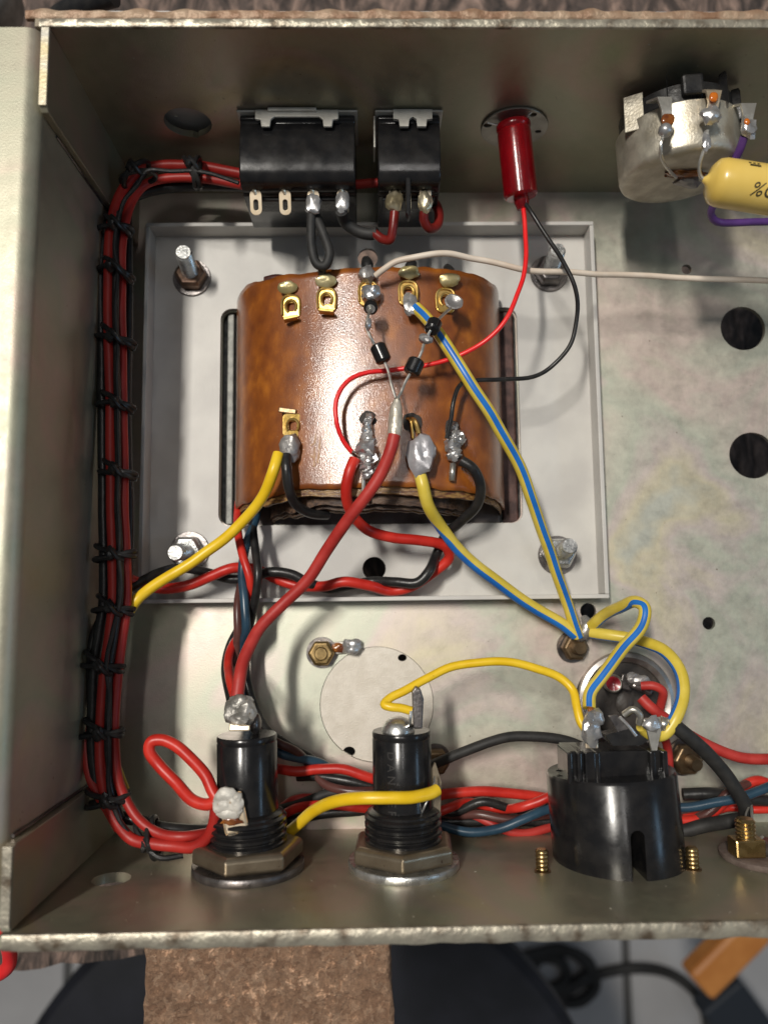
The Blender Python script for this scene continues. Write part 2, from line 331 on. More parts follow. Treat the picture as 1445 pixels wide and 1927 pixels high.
        bm.to_mesh(me); bm.free(); me.update()
        o = bpy.data.objects.new(name, me); COL.objects.link(o)
        if parent is not None: o.parent = parent
        else: o.location = org
        if bevel:
            b = o.modifiers.new('edge', 'BEVEL'); b.width = bevel; b.segments = 2; b.limit_method = 'ANGLE'; b.angle_limit = radians(40)
        return o
def spline(pts, rr, sub):
    out = []; ro = []; n = len(pts)
    for i in range(n-1):
        p0 = pts[i-1] if i else pts[0]*2-pts[1]; p1 = pts[i]; p2 = pts[i+1]; p3 = pts[i+2] if i+2 < n else pts[n-1]*2-pts[n-2]
        d1 = max((p1-p0).length, 1e-6)**.5; d2 = max((p2-p1).length, 1e-6)**.5; d3 = max((p3-p2).length, 1e-6)**.5
        m1 = ((p1-p0)/d1 - (p2-p0)/(d1+d2) + (p2-p1)/d2)*d2
        m2 = ((p2-p1)/d2 - (p3-p1)/(d2+d3) + (p3-p2)/d3)*d2
        for k in range(sub):
            t = k/sub; h00 = 2*t**3-3*t*t+1; h10 = t**3-2*t*t+t; h01 = -2*t**3+3*t*t; h11 = t**3-t*t
            out.append(p1*h00+m1*h10+p2*h01+m2*h11); ro.append(rr[i]*(1-t)+rr[i+1]*t)
    out.append(pts[-1]); ro.append(rr[-1]); return out, ro
def thing(name, label, cat, loc, group=None, kind=None):
    o = bpy.data.objects.new(name, None); COL.objects.link(o); o.location = Vector(loc); o.empty_display_size = .2
    bpy.context.view_layer.update()
    return tag(o, label, cat, group, kind)
def tag(o, label=None, cat=None, group=None, kind=None):
    if label: o['label'] = label
    if cat: o['category'] = cat
    if group: o['group'] = group
    if kind: o['kind'] = kind
    return o
def circ(cx, cy, rx, ry=None, n=40, a0=0): return [(cx+rx*cos(a0+2*pi*k/n), cy+(ry or rx)*sin(a0+2*pi*k/n)) for k in range(n)]
def rrect(x0, y0, x1, y1, r, n=6):
    o = []
    for cx, cy, a in ((x1-r, y1-r, 0), (x0+r, y1-r, 90), (x0+r, y0+r, 180), (x1-r, y0+r, 270)):
        for k in range(n+1):
            t = radians(a+90*k/n); o.append((cx+r*cos(t), cy+r*sin(t)))
    return o
def plate(name, outer, holes, t, m, org, X, Y, parent=None, bev=0.0):
    "flat sheet with holes; outline in (X, Y) round org, thickness t centred on the sheet"
    cu = bpy.data.curves.new(name, 'CURVE'); cu.dimensions = '2D'; cu.fill_mode = 'BOTH'; cu.extrude = t/2 - bev; cu.bevel_depth = bev; cu.bevel_resolution = 1; cu.offset = -bev
    for lp in [outer]+list(holes):
        sp = cu.splines.new('POLY'); sp.points.add(len(lp)-1); sp.use_cyclic_u = True
        for i, p in enumerate(lp): sp.points[i].co = (p[0], p[1], 0, 1)
    tmp = bpy.data.objects.new('tmp', cu); COL.objects.link(tmp)
    dg = bpy.context.evaluated_depsgraph_get(); dg.update()
    me = bpy.data.meshes.new_from_object(tmp.evaluated_get(dg)); bpy.data.objects.remove(tmp)
    me.name = name
    X = Vector(X).normalized(); Y = Vector(Y).normalized(); Z = X.cross(Y); org = Vector(org)
    base = parent.location if parent is not None else org
    if parent is not None and parent.parent is not None: base = parent.parent.location + parent.location
    for v in me.vertices: v.co = org - base + X*v.co.x + Y*v.co.y + Z*v.co.z
    me.materials.clear(); me.materials.append(m)
    for p in me.polygons: p.use_smooth = False
    o = bpy.data.objects.new(name, me); COL.objects.link(o)
    if parent is not None: o.parent = parent
    else: o.location = org
    return o
def uvz(pts): return [P(*p) for p in pts]
def copy_thing(src, loc, label=None, rz=0):
    r = src.copy(); COL.objects.link(r); r.location = loc; r.rotation_euler = (0, 0, rz)
    if label: r['label'] = label
    for ch in src.children:
        c = ch.copy(); COL.objects.link(c); c.parent = r
        for g in ch.children:
            d = g.copy(); COL.objects.link(d); d.parent = c
    return r
THREAD = lambda r, h0, h1, p: sum([[(r*.86, h), (r, h+p*.35), (r, h+p*.6), (r*.86, h+p)] for h in [h0+i*p for i in range(int(round((h1-h0)/p)))]], [])

# ------------------------------------------------------------ chassis
H = 5.6
YR0 = P(700, 363)[1]; YF0 = P(650, 1560)[1]
YR1 = P(750, 50, H)[1]; YF1 = P(700, 1749, H)[1]
XL = P(72, 205, H)[0]; XR = 13.5
yt0 = P(72, 205, H)[1]; SL = (P(72, 205, H)[0]-P(6, 1590, H)[0])/(yt0-P(6, 1590, H)[1])
ch = thing('metal_chassis', 'open zinc plated steel box chassis with flanged left rim holding all the wiring', 'chassis', (0, 2, -.2))
def hc(u, v, rpx, z=0, n=36):
    p = P(u, v, z); return circ(p.x, p.y, rpx/75.3, n=n)
HOLES = [hc(1397, 618, 44), hc(1415, 857, 45), hc(1291, 507, 10), hc(1106, 1150, 15), hc(1333, 1173, 12), hc(692, 485, 24), hc(704, 1070, 24)]
pd = P(709, 1325); RD = 105/75.3
HOLES.append(circ(pd.x, pd.y, RD, n=64))
wa = P(418, 585); wb = P(982, 985)
HOLES.append(rrect(wa.x+.02, wb.y+.02, wb.x-.02, wa.y-.02, .25))
for u, v, r in ((1175, 1325, 93),): HOLES.append(hc(u, v, r, n=56))
plate('floor_panel', [(XL-.12, YF0-.1), (XR, YF0-.1), (XR, YR0+.1), (XL-.12, YR0+.1)], HOLES, .12, M_FLOOR, (0, 0, -.06), (1, 0, 0), (0, 1, 0), ch)
# the blanked octal hole: a disc with three notches
nd = []
for k in range(72):
    a = 2*pi*k/72; r = RD-.012; nd.append((pd.x+r*cos(a), pd.y+r*sin(a)))
nh = []
for (u, v, rx) in ((657, 1415, .15), (757, 1238, .11)):
    q = P(u, v); nh.append(circ(q.x, q.y, rx, rx*.8, n=20))
plate('knockout_disc', nd, nh, .10, mat('pale_zinc_disc', (.60, .55, .47), (.68, .63, .55), nscale=3, rough=.45, metal=.15, bump=.4, bscale=30, speck=(.34, .27, .2), sscale=10, sthr=-.02), (0, 0, -.085), (1, 0, 0), (0, 1, 0), ch)
# rear wall and front wall lean a little
rdir = Vector((0, YR1-YR0, H)); fdir = Vector((0, YF1-YF0, H))
def onrear(u, v, off=0):
    # crossing of the view ray with the rear wall, in wall coordinates
    d = ROT @ Vector((u-722.5, 963.5-v, -F)); n = Vector((0, H, -(YR1-YR0))).normalized(); o = Vector((0, YR0, 0)) - n*off
    t = (o-CAM).dot(n)/d.dot(n); return CAM+d*t
def onfront(u, v, off=0):
    d = ROT @ Vector((u-722.5, 963.5-v, -F)); n = Vector((0, H, -(YF1-YF0))).normalized(); o = Vector((0, YF0, 0)) + n*off
    t = (o-CAM).dot(n)/d.dot(n); return CAM+d*t
NR = -Vector((0, H, -(YR1-YR0))).normalized()     # out of the rear wall, into the box
NF = Vector((0, H, -(YF1-YF0))).normalized()
def wallxy(p, y0, d): return (p.x, (p-Vector((0, y0, 0))).dot(d.normalized()))
hr = wallxy(onrear(354, 231), YR0, rdir)
hole = []
for k in range(44):
    a = 2*pi*k/44; r = .53
    if abs(a-3*pi/2-.12) < .07: r = .60
    hole.append((hr[0]+r*cos(a), hr[1]+.50/.53*r*sin(a)))
# hole with its own tiny key notch
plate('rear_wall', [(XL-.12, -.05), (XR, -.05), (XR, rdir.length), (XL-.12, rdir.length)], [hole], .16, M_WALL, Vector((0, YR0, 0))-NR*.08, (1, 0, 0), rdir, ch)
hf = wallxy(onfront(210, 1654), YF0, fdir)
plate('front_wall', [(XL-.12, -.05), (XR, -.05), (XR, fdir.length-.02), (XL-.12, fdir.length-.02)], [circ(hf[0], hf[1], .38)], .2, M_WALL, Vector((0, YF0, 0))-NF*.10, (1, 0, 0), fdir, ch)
def rimstrip(name, y, z, d, x0, x1, w, h, m, amp, seed):
    b = MB(); n = 260; xs = [x0+(x1-x0)*i/n for i in range(n+1)]; vs = []
    for i, x in enumerate(xs):
        j = noise.noise(Vector((x*2.2, seed, 0)))*amp; j2 = noise.noise(Vector((x*5, seed+4, 0)))*amp*.5
        for (dy, dz) in ((0, 0), (0, h*.8+j2), (w*.15, h+j2), (w*.85, h+j), (w+j, h*.75+j), (w+j, 0)):
            vs.append(Vector((x, y+d*dy, z+dz)))
    k = 6; fs = [[i*k+a, i*k+(a+1) % k, (i+1)*k+(a+1) % k, (i+1)*k+a] for i in range(n) for a in range(k)]
    b.add(vs, fs); b.add(vs, [list(range(k)), [n*k+a for a in range(k)][::-1]], smooth=False)
    return b.build(name, m, ch)
rimstrip('rear_rim', YR1-.012, H-.06, 1, XL-.03, XR, .17, .08, M_EDGE, .018, 1)
rimstrip('front_rim', YF1+.012, H-.08, -1, XL-.05, XR, .26, .10, M_EDGE, .025, 2)
rimstrip('outer_cover_sheet', YR1+.185, H-.12, 1, XL-.32, XR, .18, .10, M_COPPER, .05, 5)
rimstrip('lower_cover_sheet', YF1-.26, H-.30, -1, XL-.4, XR, .06, .10, M_DSTEEL, .02, 9)
plate('outer_back_sheet', [(XL-.3, -.3), (XR, -.3), (XR, rdir.length-.15), (XL-.3, rdir.length-.15)], [], .08, mat('dark_grey_sheet', (.6, .6, .6), (.66, .66, .65), nscale=1, rough=.5, metal=.4), Vector((0, YR0, 0))-NR*.42, (1, 0, 0), rdir, ch)
# left wall with its rolled outward flange
pr = [(0, -.1), (0, H-.32)]
for k in range(1, 9):
    a = pi/2*k/8; pr.append((-.32+.32*cos(a), H-.32+.32*sin(a)))
pr += [(-3.2, H), (-3.2, H-.12)]
for k in range(8, 0, -1):
    a = pi/2*k/8; pr.append((-.32+.20*cos(a), H-.32+.20*sin(a)))
pr += [(-.12, H-.32), (-.12, -.1)]
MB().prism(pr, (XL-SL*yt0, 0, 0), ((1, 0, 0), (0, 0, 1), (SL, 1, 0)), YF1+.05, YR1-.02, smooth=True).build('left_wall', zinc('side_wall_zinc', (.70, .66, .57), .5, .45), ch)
tabm = M_WALL
yt = P(72, 205, H)[1]; yb = P(8, 1590, H)[1]
tl = [(YR1-.02, 0), (YR1-.02, H-.03), (yt+.08, H-.03), (yt, H-.12), (yt-.03, 0)]
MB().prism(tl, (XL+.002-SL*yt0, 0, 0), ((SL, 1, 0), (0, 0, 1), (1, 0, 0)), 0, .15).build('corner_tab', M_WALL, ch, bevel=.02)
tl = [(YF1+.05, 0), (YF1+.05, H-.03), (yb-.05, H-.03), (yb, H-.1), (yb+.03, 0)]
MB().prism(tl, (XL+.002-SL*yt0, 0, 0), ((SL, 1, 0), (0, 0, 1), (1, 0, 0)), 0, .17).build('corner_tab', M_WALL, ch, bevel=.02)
te = MB().box((XL+.078+SL*.8, (YR1+yt)/2+.02, H-.0), (.15, YR1-yt-.10, .045), .012)
te.build('tab_edge', mat('straw_cut_edge', (.66, .56, .34), (.60, .57, .50), nscale=1.5, rough=.42, metal=.3, bump=.5, bscale=14), ch)
MB().box((XL+.088+SL*((YF1+yb)/2-yt0), (YF1+yb)/2+.05, H-.0), (.17, yb-YF1-.16, .045), .012).build('tab_edge', M_EDGE, ch)
# sealant-dark crack at the lower seam
b = MB(); pts = []
for i in range(26):
    z = .2+(H-.5)*i/25; pts.append((XL+.02+SL*(yb-yt0), yb+.05+.03*noise.noise(Vector((0, 0, z*2.5))), z))
b.tube(pts, .035, 6, spl=False).build('weld_seam', M_DSTEEL, ch)
b = MB(); b.tube([(XL+.02, yt-.05+.02*noise.noise(Vector((3, 0, z*.4))), z*.4) for z in range(1, 13)], .022, 6, spl=False).build('weld_seam', M_DSTEEL, ch)

# ------------------------------------------------------------ transformer tray
TX0, TX1 = -5.81, 5.93; TY0, TY1 = -.21, 9.68
LH = .72
def shr(x, y, z):   # lip top measured in the photo at z=0; bring it to its height
    k = (D-z)/D; return x*k, y*k
x0, y0 = shr(TX0, TY0, LH); x1, y1 = shr(TX1, TY1, LH)
tray = thing('transformer_tray', 'shallow pale grey metal tray with upturned lip framing the brown transformer', 'tray', (0, 4, .05))
hl = [rrect(wa.x, wb.y, wb.x, wa.y, .28)]
for u, v, r in ((692, 487, .26), (704, 1070, .29)):
    q = P(u, v, .1); hl.append(circ(q.x, q.y, r, n=28))
plate('tray_floor', rrect(x0+.05, y0+.05, x1-.05, y1-.05, .02, 2), hl, .10, M_TRAY, (0, 0, .10), (1, 0, 0), (0, 1, 0), tray)
lt = .10
for poly in ([(x0, y1-lt), (x1, y1-lt), (x1, y1), (x0, y1)], [(x0, y0), (x1, y0), (x1, y0+lt), (x0, y0+lt)],
             [(x0, y0+lt+.004), (x0+lt, y0+lt+.004), (x0+lt, y1-lt-.004), (x0, y1-lt-.004)], [(x1-lt, y0+lt+.004), (x1, y0+lt+.004), (x1, y1-lt-.004), (x1-lt, y1-lt-.004)]):
    MB().prism(poly, (0, 0, 0), ((1, 0, 0), (0, 1, 0), (0, 0, 1)), .04, LH).build('lip', M_TRAY, tray, bevel=.018)

# ------------------------------------------------------------ transformer
tf = thing('power_transformer', 'transformer wound in glossy amber brown paper, seen through the tray window', 'transformer', P(692, 740, -.3))
wx0, wx1, wy0, wy1 = wa.x, wb.x, wb.y, wa.y
b = MB()
for i in range(16):
    z = -.35-.17*i; b.box(((wx0+wx1)/2, (wy0+wy1)/2, z), (wx1-wx0+1.4+.03*(i % 2), wy1-wy0+1.2, .155), .0)
b.build('core_lamination', M_CORE, tf)['kind'] = 'stuff'
MB().box((wx0+.22, (wy0+wy1)/2, -.16), (.17, wy1-wy0-.1, .16), .03).build('core_strip', mat('grey_core_strip', (.16, .16, .15), (.24, .24, .22), nscale=4, rough=.5, metal=.4, bump=.6, bscale=22), tf)
MB().box((wx1-.26, (wy0+wy1)/2, -.14), (.40, wy1-wy0+.0, .12), .05).build('core_strip', M_CORE2, tf)
MB().box(((wx0+wx1)/2+.2, wy0+.28, -.12), (wx1-wx0-1.5, .62, .16), .04).build('core_strip', mat('grey_brown_core_strip', (.10, .08, .075), (.17, .14, .13), nscale=2, rough=.5, bump=.4, bscale=12), tf)
# the wound bobbin: an arched body running away from the viewer's feet
bxl, bxr = P(443, 760, .2).x, P(944, 760, .2).x
bcx = (bxl+bxr)/2; bhw = (bxr-bxl)/2; ZT = 2.25
ys = P(692, 503, ZT).y; ye = P(692, 916, ZT).y; ye_side = P(447, 965, .3).y
def arch(t, s=1.0, zt=ZT):       # t in -1..1
    a = (1-abs(t-.13*(1-t*t))**2.3)
    return Vector((bcx+bhw*s*(sin(t*pi/2)*.42+t*.58), 0, .05+(zt-.05)*max(a, 0)**.62))
def yfront(t, k=0): return ye + (ye_side-ye)*abs(t)**2.2 + .09*noise.noise(Vector((t*4, 3, 0))) + .05*noise.noise(Vector((t*13, 5, 0)))
def yback(t):
    ysd = P(443, 560, .4).y
    return ys + (ysd-ys)*abs(t)**2.4 + .10*noise.noise(Vector((t*4.5, 7, 0))) + .04*noise.noise(Vector((t*14, 2, 0)))
nt_, ns_ = 96, 40
vs = []; fs = []
for i in range(nt_+1):
    t = -1+2*i/nt_; p = arch(t)
    if abs(t) >= .999: p.z = -.3
    for j in range(ns_+1):
        f = j/ns_; y = yback(t)*(1-f)+yfront(t)*f
        bul = .02*noise.noise(Vector((t*3, f*3, 1)))
        vs.append(Vector((p.x, y, p.z+bul)))
for i in range(nt_):
    for j in range(ns_): a = i*(ns_+1)+j; fs.append([a, a+1, a+ns_+2, a+ns_+1])
b = MB(); b.add(vs, fs)
wrap = b.build('paper_wrap', M_WRAP, tf)
sm = wrap.modifiers.new('thickness', 'SOLIDIFY'); sm.thickness = .07; sm.offset = -1
# layers under the paper, showing at the front end
for li, (s, zt, dy, m_, nm) in enumerate(((.975, ZT-.10, -.17, M_WRAP_EDGE, 'paper_layer'), (.74, ZT-.34, -.36, M_FISH, 'spacer_board'), (.73, ZT-.60, -.44, M_FISH, 'spacer_board'), (.72, ZT-.9, -.46, M_WRAP_EDGE, 'paper_layer'))):
    b = MB(); vs = []; fs = []; n = 60
    for i in range(n+1):
        t = -1+2*i/n; p = arch(t, s, zt)
        yy = yfront(t)+dy*(1-.45*abs(t)**2)+.03*noise.noise(Vector((t*5, li*3, 0)))
        yb_ = yback(t)-.12-.04*li
        vs += [Vector((p.x, yb_, p.z)), Vector((p.x, yy, p.z)), Vector((p.x, yy, max(p.z-.18, -.4))), Vector((p.x, yb_, max(p.z-.18, -.4)))]
    for i in range(n):
        for k in range(4): fs.append([i*4+k, i*4+(k+1) % 4, (i+1)*4+(k+1) % 4, (i+1)*4+k])
    b.add(vs, fs); b.build(nm, m_, tf)
b = MB(); b.box((bcx, (ys+ye)/2-.05, .35), (bhw*1.25, ys-ye-.1, 1.7), .3); b.build('winding', M_FISH, tf)
def zwrap(u, v):
    z = 1.5
    for _ in range(12):
        p = P(u, v, z); t = (p.x-bcx)/bhw; t = max(-.999, min(.999, t))
        lo, hi = -1, 1
        for _ in range(30):
            m_ = (lo+hi)/2
            if arch(m_).x < p.x: lo = m_
            else: hi = m_
        z = arch(lo).z
    return z
def on(u, v, h=0):
    z = zwrap(u, v); p = P(u, v, z+h); return p
# solder lugs of the top row and the single one below
def slot_loop(mb, c, w, h, r, up=0, tilt=0):
    c = Vector(c); pts = []
    for (a, bb) in ((-w, -h), (-w, h*.6), (-w*.5, h), (w*.5, h), (w, h*.6), (w, -h)):
        pts.append(c+Vector((a, bb, up)))
    return mb.tube(pts, r, 8, sub=4)
lugs = [((541, 541), (548, 578), M_GOLD, 'dish', 'tab'), ((612, 529), (615, 565), M_GOLD, 'dish', 'tab'), ((690, 516), (693, 553), M_SOLDER, 'blob', 'blob'),
        ((770, 512), (768, 552), M_GOLD, 'dish', 'bent'), ((846, 527), (838, 566), M_GOLD, 'dish', 'cup')]
for (cu_, cv_), (lu, lv), m_, kind, low in lugs:
    L0 = on(lu, lv, .05); lug = MB()
    # a curled gilt frame with a key-shaped opening
    tl_ = Vector((1, 0, -.25*(L0.x-bcx)/bhw))
    lo_ = plate('solder_lug', rrect(-.22, -.29, .22, .27, .12, 5), [rrect(-.085, -.10, .085, .09, .05, 4)], .06, M_GOLD, L0, tl_, (0, 1, 0), tf, bev=.02)
    lug.tube([L0+Vector((.13*cos(a), .0+.15*sin(a), .05)) for a in [radians(q) for q in range(-50, 240, 24)]], .032, 8, sub=2)
    lug.tube([L0+Vector((sx*.20, y_, .04)) for sx, y_ in ((-1, -.2), (-1, .15), (-.6, .25), (.6, .25), (1, .15), (1, -.2))], .03, 8, sub=3).build('lug_rim', M_GOLD, lo_)
    d = on(cu_, cv_, .16)
    if kind == 'dish':
        MB().blob(d, (.24, .155, .055), (.05, -.35, 1), seed=int(cu_), rough=.22, n=20, up=(1, 0, 0)).build('rivet_cap', mat('olive_gilt_metal', (.42, .34, .15), (.58, .50, .28), nscale=4, rough=.3, metal=.55, bump=.3, bscale=8), lo_)
    else:
        MB().blob(d, (.2, .2, .17), seed=3, rough=.3).build('solder_blob', M_SOLDER2, lo_)
    q = on(lu, lv+22, .18)
    if low == 'tab': MB().box(q, (.34, .07, .22), .02, Matrix.Rotation(radians(12 if lu < 560 else -6), 3, 'Z')).build('folded_tab', M_GOLD, lo_)
    elif low == 'bent':
        MB().blob(P(772, 572, q.z+.15), (.28, .17, .09), (.1, .2, 1), seed=4, rough=.35).build('solder_blob', M_SOLDER, lo_)
    elif low == 'cup':
        MB().lathe([(0, -.02), (.12, 0), (.19, .05), (.21, .10), (.17, .11), (.10, .07), (0, .05)], P(852, 573, q.z+.35), (.1, .35, 1), 22, wob=.1).build('solder_blob', M_SOLDER2, lo_)
    else:
        MB().blob(P(698, 552, L0.z+.2), (.2, .2, .14), seed=8, rough=.5).build('solder_blob', M_SOLDER, lo_)
L0 = on(551, 800, .05); lug = MB()
lo_ = plate('solder_lug', rrect(-.23, -.30, .23, .27, .12, 5), [rrect(-.09, -.12, .09, .08, .05, 4)], .06, M_GOLD, L0, (1, 0, -.16), (0, 1, .05), tf, bev=.02)
lug.tube([L0+Vector((.14*cos(a), -.03+.16*sin(a), .05)) for a in [radians(q) for q in range(-40, 230, 24)]], .033, 8, sub=2).build('lug_rim', M_GOLD, lo_)
MB().box(on(541, 773, .14), (.40, .12, .05), .02, Matrix.Rotation(radians(-8), 3, 'Z')).build('folded_tab', M_DBRASS, lo_)
MB().blob(on(545, 843, .22), (.34, .24, .2), (0, .1, 1), seed=11, rough=.3).build('solder_blob', M_SOLDER2, lo_)
# wires' ends soldered at eyelets along the lower row
def eyelet(u, v, w, h):
    q = on(u, v, .022); MB().lathe([(0, 0), (w*.7, .004), (w, .0)], q, (0, .0, 1), 20, wob=.25).build('eyelet', mat('dark_hole', (.012, .007, .004), rough=.6), tf)
for (u, v, w) in ((692, 788, .19), (776, 795, .22), (848, 805, .19)): eyelet(u, v, w, w)
def soldered(pts, rs, m, seed, dz=.15):
    b = MB(); pp = [on(u, v, dz) for u, v in pts]
    for i in range(len(pp)-1):
        n = max(2, int((pp[i+1]-pp[i]).length/.10))
        for k in range(n):
            f = k/n; c = pp[i].lerp(pp[i+1], f); r = rs[i]*(1-f)+rs[i+1]*f
            b.blob(c+Vector((noise.noise(c*5)*.05, 0, noise.noise(c*7)*.04)), (r, r*1.1, r), seed=seed+i*7+k, rough=.6, n=10)
    return b.build('solder_joint', m, tf)
soldered([(694, 785), (690, 830), (694, 862), (690, 905)], (.09, .14, .17, .07), M_SOLDER, 1)
soldered([(693, 845), (692, 875)], (.2, .14), M_SOLDER, 5, .2)
MB().tube([on(686, 880, .15), on(684, 905, .15), on(684, 938, .12)], .045, 8).build('bare_lead', M_TIN, tf)
MB().tube([on(772, 788, 0), on(780, 792, .18), on(788, 815, .15)], .055, 8).build('bare_lead', M_GOLD, tf)
MB().tube([on(765, 788, 0), on(772, 790, .16), on(777, 825, .12)], .035, 8).build('bare_lead', M_GOLD, tf)
b = MB(); b.blob(on(791, 856, .25), (.30, .44, .2), (0, 0, 1), seed=21, rough=.35, n=20, up=(1, 0, 0)).build('solder_joint', mat('grey_lavender_solder', (.40, .39, .41), (.54, .53, .55), nscale=2, rough=.33, metal=.55, bump=.5, bscale=5, speck=(.14, .05, .02), sscale=3.2, sthr=.04, bdist=.04), tf)
soldered([(856, 800), (853, 835), (857, 870)], (.06, .16, .13), M_SOLDER, 31)
soldered([(862, 822), (868, 838)], (.13, .10), M_SOLDER, 36)
MB().tube([on(852, 872, .12), on(850, 905, .1)], .07, 8).build('bare_lead', M_TIN, tf)
MB().tube([on(662, 850, .35), on(680, 851, .2), on(692, 852, .2)], .025, 6).build('bare_lead', M_TIN, tf)
# scratched arrows in the varnish
def strokes(pls, name, m, par, w, dz):
    b = MB()
    for pl in pls:
        pp = [on(u, v, dz) for u, v in pl]
        for i in range(len(pp)-1):
            d = (pp[i+1]-pp[i]).normalized(); s = Vector((-d.y, d.x, 0)).normalized()*w
            b.add([pp[i]-s*.4, pp[i+1]-s, pp[i+1]+s, pp[i]+s*.4], [[0, 1, 2, 3]], smooth=False)
    return b.build(name, m, par)
strokes([[(595, 815), (592, 835), (585, 838)], [(603, 822), (601, 845), (600, 862)], [(592, 840), (592, 862), (591, 878)], [(583, 856), (592, 862)], [(600, 850), (598, 872)]], 'scratched_arrows', M_SCRATCH, tf, .022, .012)
# black stubs of coil wires peeping over the rear edge
for (u, v, u2, v2) in ((693, 508, 689, 490), (770, 508, 776, 497), (848, 521, 842, 505)):
    MB().tube([P(u, v, 1.95), P((u+u2)/2, (v+v2)/2, 1.9), P(u2, v2, 1.6)], [.12, .15, .11], 12, sub=3).build('coil_end', M_RUB, tf)
MB().tube([P(500, 528, 1.45), P(520, 524, 1.55), P(548, 528, 1.6)], .10, 10).build('coil_end', mat('dark_maroon', (.05, .015, .012), rough=.4), tf)

# ------------------------------------------------------------ tray bolts
def bolt(u, v, tu, tv, nut_m, label, zt=1.15, rn=.40, grp='mounting bolts through the pale tray'):
    base = P(u, v, .15); tip = P(tu, tv, zt)
    t = thing('mounting_bolt', label, 'bolt', base, grp)
    ax = (tip-base).normalized()
    MB().lathe([(.02, 0), (rn*1.18, 0), (rn*1.22, .03), (rn*1.18, .07), (.02, .07)], base, (0, 0, 1), 28).build('washer', M_DSTEEL, t)
    MB().lathe([(.1, .06), (rn*.9, .06), (rn*1.02, .12), (rn*1.02, .30), (rn*.86, .40), (.1, .40)], base, ax, 6, smooth=False).build('nut', nut_m, t, bevel=.03)
    L_ = (tip-base).length
    MB().lathe([(.19, .05)]+THREAD(.205, .1, L_-.05, .055)+[(.17, L_), (0, L_)], base, ax, 20, smooth=True).build('threaded_stud', M_STEEL, t)
bolt(362, 524, 345, 474, M_RUSTNUT, 'bolt with browned nut in the upper left corner of the tray', 1.5)
bolt(1032, 516, 1049, 470, M_DSTEEL, 'bolt behind the cream wire in the upper right corner of the tray', 1.4)
bolt(358, 1037, 330, 1040, M_STEEL, 'bright bolt beside the yellow wire in the lower left corner of the tray', 1.3)
bolt(1048, 1045, 1072, 1027, M_STEEL, 'bright bolt beside the blue striped wire in the lower right corner of the tray', 1.3)

# ------------------------------------------------------------ switches on the rear wall
def switch(name, label, u0, u1, vtop, vfront, vbot, zt, lug_us, lug_v, big):
    y_w = YR0-.02+ (YR1-YR0)*zt/H
    a = Q(u0, vtop+25, y_w-.2); x_l = P(u0, (vtop+vfront)/2, zt).x; x_r = P(u1, (vtop+vfront)/2, zt).x
    yf = P((u0+u1)/2, vfront, zt).y; w = x_r-x_l; cx = (x_l+x_r)/2
    zb = 1.1
    t = thing(name, label, 'switch', (cx, y_w, (zt+zb)/2))
    # housing: a profile swept along x, round shouldered
    yb2 = Q((u0+u1)/2, vbot, yf).z
    pf = [(y_w, zt-.12), (y_w-.16, zt-.02), (y_w-.20, zt-.10), (y_w-.28, zt-.10), (y_w-.30, zt-.09), ((y_w*2+yf)/3, zt-.035), ((y_w+yf)/2-.1, zt-.005), (yf+.42, zt), (yf+.25, zt-.02), (yf+.10, zt-.07), (yf, zt-.2), (yf, zt-.55), (yf-.05, zt-.6), (yf-.06, zb+.1), (yf, zb), (y_w, zb)]
    MB().prism(pf, (0, 0, 0), ((0, 1, 0), (0, 0, 1), (1, 0, 0)), x_l, x_r, smooth=True).build('housing', M_BLACK, t, bevel=.06)
    # lower terminal board
    MB().box((cx, yf-.03, zt-.95), (w*.86, .16, .55), .05).build('terminal_board', M_BLACK2, t)
    # bracket with two hooked claws
    bw = w*(.72 if big else .62); cl = .19; off = w*(.0 if big else .06)
    zt2 = zt+.012
    o = [(cx+off-bw/2, y_w-.02), (cx+off-bw/2, y_w-.24), (cx+off-bw/2+.12, y_w-.26), (cx+off-bw/2+.14, y_w-.42), (cx+off-bw/2+.14+cl, y_w-.42), (cx+off-bw/2+.16+cl, y_w-.25), (cx+off-bw/2+.24+cl, y_w-.19),
         (cx+off+bw/2-.24-cl, y_w-.19), (cx+off+bw/2-.16-cl, y_w-.25), (cx+off+bw/2-.14-cl, y_w-.42), (cx+off+bw/2-.14, y_w-.42), (cx+off+bw/2-.12, y_w-.26), (cx+off+bw/2, y_w-.24), (cx+off+bw/2, y_w-.02)]
    MB().prism(o, (0, 0, 0), ((1, 0, 0), (0, 1, 0), (0, 0, 1)), zt2+.0, zt2+.07).build('bracket', M_BRK, t, bevel=.02)
    MB().box((cx, y_w-.03, zt-.6), (w+.12, .05, 1.3), .02).build('face_plate', M_BRK, t)
    if big: MB().box((cx-.1, y_w-.05, zt+.11), (w*.42, .08, .07), .02).build('latch', M_BRK, t)
    else:
        MB().box((x_l-.07, y_w-.45, zt-.35), (.05, .75, .6), .02).build('side_spring', M_TIN, t)
        MB().prism([(0, 0), (.0, -.95), (.05, -1.05), (.11, -.95), (.12, 0)], P(763, 322, zt-.1), ((1, 0, 0), (0, 1, 0), (0, 0, 1)), -.30, .02).build('divider', M_BLACK, t, bevel=.03)
    for i, lu in enumerate(lug_us):
        c = P(lu, lug_v, zt-.55)
        lb = MB(); ww, hh = .135, .27
        outer = rrect(-ww, -hh, ww, hh, .12, 5); 
        pl = plate('terminal', outer, [rrect(-.052, -.17, .052, .06, .05, 4)], .05, M_GOLD2, c, (1, 0, 0), (0, .93, .36), t, bev=.008)
        MB().tube([c+Vector((-.09, .34, .1)), c+Vector((-.03, .24, .12)), c+Vector((.0, .16, .06))], .045, 8).build('terminal_root', M_GOLD2, pl)
    return t, zt-.55
